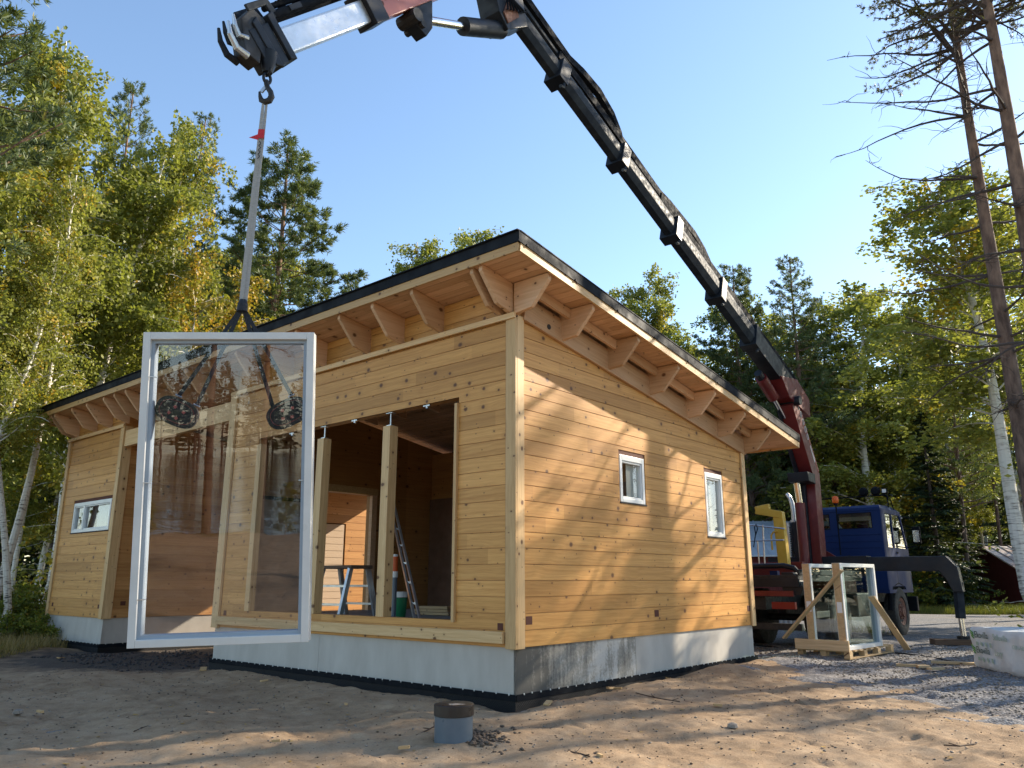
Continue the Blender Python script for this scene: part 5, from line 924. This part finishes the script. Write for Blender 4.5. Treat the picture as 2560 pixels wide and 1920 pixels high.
HT = {'birch': 13, 'pine': 15, 'spruce': 12, 'gold': 10}
def tree(kind, i, px, py, Y, label, group=None, rz=None, wide=1.0):
    """tree whose top stands in the direction (px, py) at forward distance Y"""
    top = at(px, py, Y); x, y = top.x, top.y; z0 = gz(x, y); p = {'birch': BH, 'pine': PN, 'spruce': SP, 'gold': [GB]}[kind]; p = p[i % (len(p) if kind != 'birch' or i == 4 else 4)]; s = (top.z-z0)/HT[kind]
    return dup(p, (x, y, z0-.05), random.uniform(0, 6.28) if rz is None else rz, s*wide, label, kind+' tree' if kind != 'gold' else 'birch tree', group, s)
# left of the house
tree('birch', 0, 85, 170, 19, 'tall birch at the left edge, leaning white stems'); tree('birch', 1, 175, 185, 20.5, 'tallest full birch left of the lone pine top'); tree('pine', 1, 327, 197, 27, 'slim pine whose top rises alone above the left birches', wide=.8); tree('birch', 3, 305, 350, 21, 'broad birch in front of the slim pine top'); tree('pine', 0, 486, 268, 29, 'dark pine half hidden behind the slender white birch', wide=.8)
tree('birch', 2, 520, 318, 23, 'slender birch with clean white trunk above the hanging window', wide=.85); tree('pine', 2, 712, 362, 30, 'big dense pine standing behind the hanging sling', wide=1.35); tree('gold', 0, 455, 640, 22, 'small birch with golden autumn leaves above the hanging window')
tree('birch', 4, 150, 470, 18.3, 'birch with white trunk close beside the left end of the house', wide=.9); tree('birch', 2, 20, 300, 16.5, 'birch cut off by the left edge of the view'); tree('birch', 1, 240, 430, 24, 'birch filling the gap behind the left wing roof'); tree('gold', 0, 560, 700, 26, 'golden young birch beside the big dense pine', wide=1.1)
tree('birch', 3, 400, 520, 26, 'birch behind the roof left of the sling'); tree('birch', 1, 640, 640, 34, 'birch low behind the big dense pine'); tree('pine', 1, 880, 690, 40, 'small pine top peeping over the roof right of the big pine')
tree('birch', 0, 1090, 590, 36, 'birch top rising over the middle of the roof'); tree('birch', 2, 1215, 600, 40, 'faint birch top beside the roof peak'); tree('birch', 3, 1555, 690, 38, 'birch top over the roof between peak and crane boom')
dup(PN[1], (-9.3, 10.6, gz(-9.3, 10.6)), 1.0, 1.08, 'close pine whose needled branch enters the upper left corner', 'pine tree')
for i, (px, py, Y, lab) in enumerate(((28, 560, 16.2, 'leaning sparse birch nearest the left edge'), (70, 640, 16.8, 'sparse birch with bare white trunk left of the wing window'), (128, 700, 17.8, 'sparse birch whose white trunk touches the left wing corner'), (-40, 500, 17.5, 'sparse birch half outside the left edge'))): tree('birch', 4, px, py, Y, lab, rz=1.2*i)
# behind the truck
tree('pine', 2, 1835, 660, 40, 'pine behind the crane boom, left of a pair'); tree('pine', 1, 1962, 648, 38, 'pine right of the crane boom with visible red trunk', wide=1.1); tree('birch', 3, 2108, 705, 37, 'big full birch right of the paired pines', wide=1.5); tree('birch', 1, 1745, 850, 42, 'birch low between roof and crane boom'); tree('spruce', 0, 2238, 830, 42, 'narrow spruce top between big birch and right pine')
tree('pine', 0, 2325, 740, 37, 'sparse pine left of the near bare trunks', wide=.8); tree('spruce', 1, 2300, 1010, 36, 'dark spruce right behind the blue cab', wide=1.25); tree('birch', 0, 2440, 400, 21, 'shadowed birch leaning in from the right behind the bare trunks', wide=1.6); tree('birch', 2, 2520, 560, 27, 'birch at the right edge above the low shed'); tree('pine', 1, 2415, 820, 43, 'thin pine with long red trunk in front of the low red shed', wide=.7)
tree('birch', 1, 1900, 900, 41, 'birch behind the yellow lifting arm', wide=1.1); tree('birch', 3, 2200, 1000, 40, 'birch right above the cab roof lamps'); tree('birch', 0, 2010, 820, 45, 'birch behind the crane column', wide=1.2); tree('spruce', 0, 2375, 1180, 38, 'small spruce beside the thin red trunk', wide=1.4); tree('birch', 2, 2560, 900, 46, 'birch behind the low red shed')
for i, (px, py, Y, kd, lab) in enumerate(((1690, 800, 44, 'birch', 'birch filling the gap under the left paired pine'), (1900, 760, 43, 'birch', 'birch between the paired pines'), (2040, 760, 42, 'pine', 'pine behind the big full birch on its left'), (2170, 770, 41, 'birch', 'birch behind the big full birch on its right'), (2270, 880, 44, 'birch', 'birch beneath the narrow spruce top'), (2360, 900, 42, 'birch', 'birch behind the sparse pine near the bare trunks'), (2480, 640, 46, 'birch', 'birch right behind the bare trunks'), (2550, 720, 47, 'spruce', 'spruce at the right edge behind the bare trunks'))): tree(kd, i, px, py, Y, lab, wide=1.3)
# unremarkable wood behind: told apart only as a mass of trunks and crowns, still each a tree
k = 0
for px in range(-160, 860, 62):
    Y = random.uniform(27, 44); kind = random.choice(['birch', 'birch', 'birch', 'pine', 'spruce']); tree(kind, k, px+random.uniform(-20, 20), random.uniform(560, 820)+max(0, px-560)*.6, Y, kind+' of the wood behind the left birches', 'wood behind the left birches'); k += 1
for px in range(-200, 330, 66): Y = random.uniform(26, 34); tree('birch', k, px+random.uniform(-15, 15), random.uniform(760, 1050), Y, 'young tree of the undergrowth left of the house', 'undergrowth left of the house', wide=1.2); k += 1
for px in range(1600, 2760, 52):
    Y = random.uniform(46, 62); kind = random.choice(['birch', 'birch', 'pine', 'spruce']); tree(kind, k, px+random.uniform(-20, 20), random.uniform(900, 1080), Y, kind+' of the wood behind the truck', 'wood behind the truck', wide=1.15); k += 1
for px in range(1880, 2400, 58): Y = random.uniform(39, 45); tree(random.choice(['birch', 'spruce', 'birch']), k, px+random.uniform(-15, 15), random.uniform(1150, 1300), Y, 'young tree at the forest edge behind the truck', 'forest edge behind the truck', wide=1.7); k += 1
for px in range(1620, 2800, 40): tree(random.choice(['birch', 'spruce', 'pine']), k, px+random.uniform(-12, 12), random.uniform(1080, 1200), random.uniform(66, 84), 'distant tree low in the wood behind the truck', 'distant wood behind the truck', wide=1.5); k += 1
for px in range(-220, 420, 42): tree(random.choice(['birch', 'spruce', 'pine']), k, px+random.uniform(-12, 12), random.uniform(900, 1080), random.uniform(46, 62), 'distant tree low in the wood left of the house', 'distant wood left of the house', wide=1.5); k += 1
for px in range(900, 1620, 110): tree(random.choice(['birch', 'pine']), k, px, random.uniform(820, 900), random.uniform(45, 60), 'tree hidden low behind the house roof', 'trees behind the house'); k += 1
# near pines on the right and their neighbours beyond the frame, which shade wall and yard
b1 = bigpine(71, 17.5, .19, .0); dup(b1, (at(2358, 0, 15.2).x+.12, 15.2, gz(10.4, 15)), .0, 1, 'tall bare pine trunk with dead branches, left one of two', 'pine tree'); b2 = bigpine(72, 17.0, .21, .0); dup(b2, (at(2455, 0, 13.1).x+.12, 13.1, gz(10, 13)), .25, 1, 'tall bare pine trunk with dead branches at the right edge', 'pine tree')
for (x, y, r_, i) in ((13.6, 14.2, 1.2, 0), (24.5, 20.4, 2.2, 1), (13.0, 9.8, 3.9, 0), (15.5, 7.4, 5.1, 1), (22.0, 17.0, 4.0, 0)): dup((b1, b2)[i], (x, y, gz(x, y)), r_, 1.0, 'pine of the grove beyond the right edge of the view', 'pine tree', 'pine grove right of the view')
for (x, y, i, s) in ((17.8, 23.4, 3, .72), (20.0, 26.0, 1, .8), (17.0, 20.6, 0, .55), (15.1, 17.2, 4, .70)): dup(BH[i], (x, y, gz(x, y)), x, s, 'birch of the grove beyond the right edge of the view', 'birch tree', 'pine grove right of the view')
for i in range(30): x = 30+random.uniform(0, 8)+(i % 2)*5; y = -14+i*2.3; dup((BH+SP)[i % 7] if i % 7 != 4 else SP[0], (x, y, gz(x, y)), i, .72, 'unseen tree added beyond the right edge of the view', 'tree', 'added wood right of the view')  # unseen wood, added so crate glass and cab side mirror dark trees
# lakeside behind the viewer, mirrored in the hanging window
for (x, y, r_, i) in ((-5.9, -12.6, 1, 1), (-4.4, -13.4, 2, 0)): dup((b1, b2)[i], (x, y, gz(x, y)), r_, .72, 'lakeside pine behind the viewer, mirrored in the hanging window', 'pine tree', 'lakeside pines behind the viewer')
for i in range(7): x = -22+i*6.3+random.uniform(-2, 2); y = -12-random.uniform(0, 2.5); dup(BH[i % 4], (x, y, gz(x, y)), i, .16 if -12 < x < 2 else .8, 'lakeside birch behind the viewer, mirrored in the hanging window', 'birch tree', 'lakeside birches behind the viewer')
for i in range(62): x = -125+i*2.7+random.uniform(-1.3, 1.3); y = -205-random.uniform(0, 25); dup((PN+SP)[i % 5], (x, y, -1.6), i, 1.6+random.random()*.8, 'tree on the far shore of the lake behind the viewer', 'tree', 'far shore trees')
# shrubs along the forest edges
for i, (px, py, Y, s) in enumerate(((75, 1590, 17.6, .5), (108, 1600, 17.2, .38), (30, 1600, 17.2, .6), (95, 1560, 18.8, .7), (10, 1590, 18.4, .8), (140, 1560, 21, .8), (60, 1570, 20, .9))): p = at(px, py, Y); dup(SH[i % 3], (p.x, p.y, gz(p.x, p.y)), i*1.3, s, 'yellowing shrub at the forest edge left of the house', 'shrub', 'shrubs left of the house')
for i in range(13): px = 2230+i*15; Y = random.uniform(35.5, 39.5); p = at(px, 1500, Y); dup(SH[i % 3], (p.x, p.y, gz(p.x, p.y)), i*1.7, random.uniform(.8, 1.7), 'shrub along the far gravel edge', 'shrub', 'shrubs along the gravel edge')
for o in BH+PN+SP+SH+[GB]:
    if not o.get('label'): 
        for c in list(o.children): bpy.data.objects.remove(c)
        bpy.data.objects.remove(o)
# ------------------------------------------------------------------ loose stuff on the ground
def grass(name, P, hmin, hmax, stops, label):
    g = np.random.default_rng(5); n = len(P); a = g.uniform(0, 6.28, n); hgt = g.uniform(hmin, hmax, n); wd = .008; dx = np.stack([np.cos(a), np.sin(a), 0*a], 1)*wd; tip = np.stack([g.normal(0, .35, n)*hgt, g.normal(0, .35, n)*hgt, hgt], 1)
    co = np.stack([P-dx, P+dx, P+tip], 1).reshape(-1, 3).astype(np.float32); me = bpy.data.meshes.new(name); me.vertices.add(3*n); me.vertices.foreach_set('co', co.ravel()); me.loops.add(3*n); me.loops.foreach_set('vertex_index', np.arange(3*n, dtype=np.int32)); me.polygons.add(n); me.polygons.foreach_set('loop_start', np.arange(0, 3*n, 3, dtype=np.int32)); me.polygons.foreach_set('loop_total', np.full(n, 3, np.int32)); me.update(); at_ = me.attributes.new('tint', 'FLOAT', 'POINT'); at_.data.foreach_set('value', np.repeat(g.normal(.5, .22, n), 3).astype(np.float32)); me.materials.append(leafmat(name+'_blades', stops, .3)); tag(link(bpy.data.objects.new(name, me)), label, 'grass', kind='stuff')
n = 16000; x = -9.0-rng.exponential(3.0, n); y = rng.uniform(14.0, 25, n); P = np.stack([x, y, ground(x, y)], 1); grass('dry_grass', P, .08, .32, [(0, (.10, .10, .03)), (.5, (.30, .21, .08)), (1, (.45, .30, .12))], 'dry yellow grass at the forest edge on the left')
n = 30000; y = 33.2+np.minimum(rng.exponential(1.6, n), 6); x = rng.uniform(8, 30, n); P = np.stack([x, y, ground(x, y)], 1); grass('verge_grass', P, .10, .45, [(0, (.05, .08, .02)), (.5, (.12, .15, .03)), (1, (.32, .24, .06))], 'green verge grass along the far edge of the gravel')
n = 700; p0 = h2w(-1.6, 15.0); x = p0.x+rng.normal(0, .5, n); y = p0.y+rng.normal(0, .3, n); grass('grass_tuft', np.stack([x, y, ground(x, y)], 1), .1, .3, [(0, (.10, .16, .02)), (1, (.28, .36, .04))], 'bright grass tuft beneath the truck')
def scatter(name, X, Y, smin, smax, m, label, cat, flat=.6, seed=3, lift=.25, zf=ground, shape='stone'):
    g = np.random.default_rng(seed); n = len(X); Z = zf(X, Y); s = np.exp(g.uniform(np.log(smin), np.log(smax), n)); base = np.array([[1, 0, 0], [-1, 0, 0], [0, 1, 0], [0, -1, 0], [0, 0, 1], [0, 0, -1], [.7, .7, .35], [-.7, .65, .3], [.6, -.7, .4], [-.65, -.7, .3]]); 
    if shape == 'stone': F = np.array([[0, 6, 4], [6, 2, 4], [2, 7, 4], [7, 1, 4], [1, 9, 4], [9, 3, 4], [3, 8, 4], [8, 0, 4], [0, 2, 6], [2, 1, 7], [1, 3, 9], [3, 0, 8], [0, 5, 2], [2, 5, 1], [1, 5, 3], [3, 5, 0]]); B = base
    else: B = np.array([[-1, 0, 0], [-.3, -.55, .12], [.5, -.45, .05], [1.1, 0, .22], [.5, .45, .0], [-.3, .55, .15]]); F = np.array([[0, 1, 5], [1, 2, 4], [1, 4, 5], [2, 3, 4]])
    a = g.uniform(0, 6.28, n); V = B[None]*(1+g.normal(0, .18, (n, len(B), 3))); V = V*s[:, None, None]; V[:, :, 2] *= flat; c, s_ = np.cos(a)[:, None], np.sin(a)[:, None]; co = np.stack([V[:, :, 0]*c-V[:, :, 1]*s_+X[:, None], V[:, :, 0]*s_+V[:, :, 1]*c+Y[:, None], V[:, :, 2]+Z[:, None]+s[:, None]*lift], 2).reshape(-1, 3).astype(np.float32); Fa = (F[None]+np.arange(n)[:, None, None]*len(B)).reshape(-1).astype(np.int32)
    me = bpy.data.meshes.new(name); me.vertices.add(len(co)); me.vertices.foreach_set('co', co.ravel()); me.loops.add(len(Fa)); me.loops.foreach_set('vertex_index', Fa); k = len(Fa)//3; me.polygons.add(k); me.polygons.foreach_set('loop_start', np.arange(0, 3*k, 3, dtype=np.int32)); me.polygons.foreach_set('loop_total', np.full(k, 3, np.int32)); me.update(); me.materials.append(m); tag(link(bpy.data.objects.new(name, me)), label, cat, kind='stuff')
def inyard(n, x0, x1, y0, y1):
    x = rng.uniform(x0, x1, n); y = rng.uniform(y0, y1, n); hx = (x-CO[0])*DX[0]+(y-CO[1])*DX[1]; hy = (x-CO[0])*DR[0]+(y-CO[1])*DR[1]; k = ~((hx < .06) & (hy > -.06)); return x[k], y[k]
X, Y = inyard(3200, -7, 8, 4.8, 13); scatter('loose_grit', X, Y, .004, .016, M['stone'], 'small loose stones and grit strewn over the sandy yard', 'stones')
X, Y = inyard(2200, -7, 8, 4.8, 13); scatter('soil_crumbs', X, Y, .004, .014, mat('damp_soil', (.10, .068, .045), .95), 'dark soil crumbs strewn over the sandy yard', 'soil', seed=8)
x, y = rng.uniform(4.3, 11, 9000), rng.uniform(7.5, 17, 9000); k = x > 4.3+(13-y)*.13; scatter('gravel_stones', x[k], y[k], .008, .024, M['stone'], 'crushed gravel stones of the yard', 'gravel', seed=9, zf=gravz)
p = [h2w(rng.uniform(-10.3, -6.7), rng.uniform(-1.3, 1.6)) for i in range(900)]; scatter('dark_crushed_stone', np.array([q.x for q in p]), np.array([q.y for q in p]), .010, .032, mat('dark_stone', (.045, .043, .045), .9), 'dark crushed stone in front of the breezeway', 'stones', seed=12)
X, Y = inyard(190, -7, 7, 5.0, 11.5); scatter('fallen_leaves', X, Y, .012, .032, M['deadleaf'], 'fallen yellow birch leaves scattered over the sand', 'leaves', 1.0, 4, .25, shape='leaf')
pc_ = Vector(bpy.data.objects['well_pipe'].location); th = rng.uniform(-.9, 1.5, 260); rr = .17+rng.exponential(.12, 260); scatter('dug_soil', pc_.x+np.cos(th)*rr, pc_.y+np.sin(th)*rr, .008, .030, mat('clumped_soil', (.12, .085, .06), .95), 'clods of dug soil piled beside the well pipe', 'soil', seed=14)
chips = [(1010, 1872, .09), (508, 1676, .22), (1530, 1728, .14), (1545, 1735, .10), (1370, 1767, .16), (1795, 1773, .09), (865, 1766, .06), (660, 1707, .10), (100, 1781, .08), (152, 1647, .14), (690, 1853, .07), (1500, 1895, .06)]
CHIPL = ['wood chip on the lit sand just left of the well pipe', 'long wood chip by the dark stones below the hanging window', 'larger wood chip on the sand against the right wall membrane', 'smaller wood chip beside another by the right wall membrane', 'flat wood chip on the sand at the front corner', 'lone wood chip out on the sand right of the right wall', 'tiny wood chip in the house shade left of the pipe', 'wood chip in the house shade below the window sill', 'wood chip in the shade at the far left', 'wood chip on the sand at the foot of the left wing', 'small wood chip on lit sand at the bottom, left half', 'small wood chip at the bottom edge below the right wall']
for i, (px, py, L) in enumerate(chips):
    p = on_z(px, py, -.11); z = gz(p.x, p.y)+.022; a = i*1.9; d = Vector((math.cos(a), math.sin(a), .08))*L/2; c = Vector((p.x, p.y, z)); o = beam('wood_chip', None, c-d, c+d, L*.42, .022, M['chip'], bevel=.003); tag(o, CHIPL[i], 'wood chip', 'wood chips on the sand')
for i, pts in enumerate((((335, 1826), (400, 1806), (450, 1795), (520, 1790)), ((1415, 1888), (1440, 1890), (1475, 1896)), ((1590, 1745), (1640, 1758), (1700, 1764)), ((2360, 1866), (2400, 1872), (2440, 1862)), ((1040, 1842), (1075, 1830), (1090, 1818)))):
    P = [on_z(x, y, -.11) for x, y in pts]; P = [Vector((q.x, q.y, gz(q.x, q.y)+.016+.012*(k % 2))) for k, q in enumerate(P)]; g = MB().tube(P, .006, 5); 
    for q in range(3): b = P[1].lerp(P[-1], q/3); g.tube([b, b+Vector((.08*math.cos(q*2+i), .10*math.sin(q*2.2+i), .02))], .004, 4)
    tag(g.build('twig', M['twig'], None), ['forked dark twig on the shaded sand at left', 'short twig at the bottom edge below the wall', 'thin twig on the lit sand beside the right wall', 'curved twig at lower right on the sand', 'dry twig left of the well pipe'][i], 'twig')
for i, (px, py, s) in enumerate(((1832, 1823, .05), (1493, 1889, .035), (2125, 1768, .02), (45, 1782, .05))):
    p = on_z(px, py, -.11); MBs = MB().lathe((p.x, p.y, gz(p.x, p.y)-.01), (0, 0, 1), [(s*.4, 0), (s, s*.35), (s*.85, s*.9), (s*.3, s*1.15)], 9); tag(MBs.build('stone', M['stone'] if i != 1 else M['twig'], None, smooth=True), ['round grey stone on the sand at right', 'dark cone on the sand at the bottom edge', 'small stone on the sand towards the gravel', 'pale stone in the shade at the left edge'][i], 'stone')
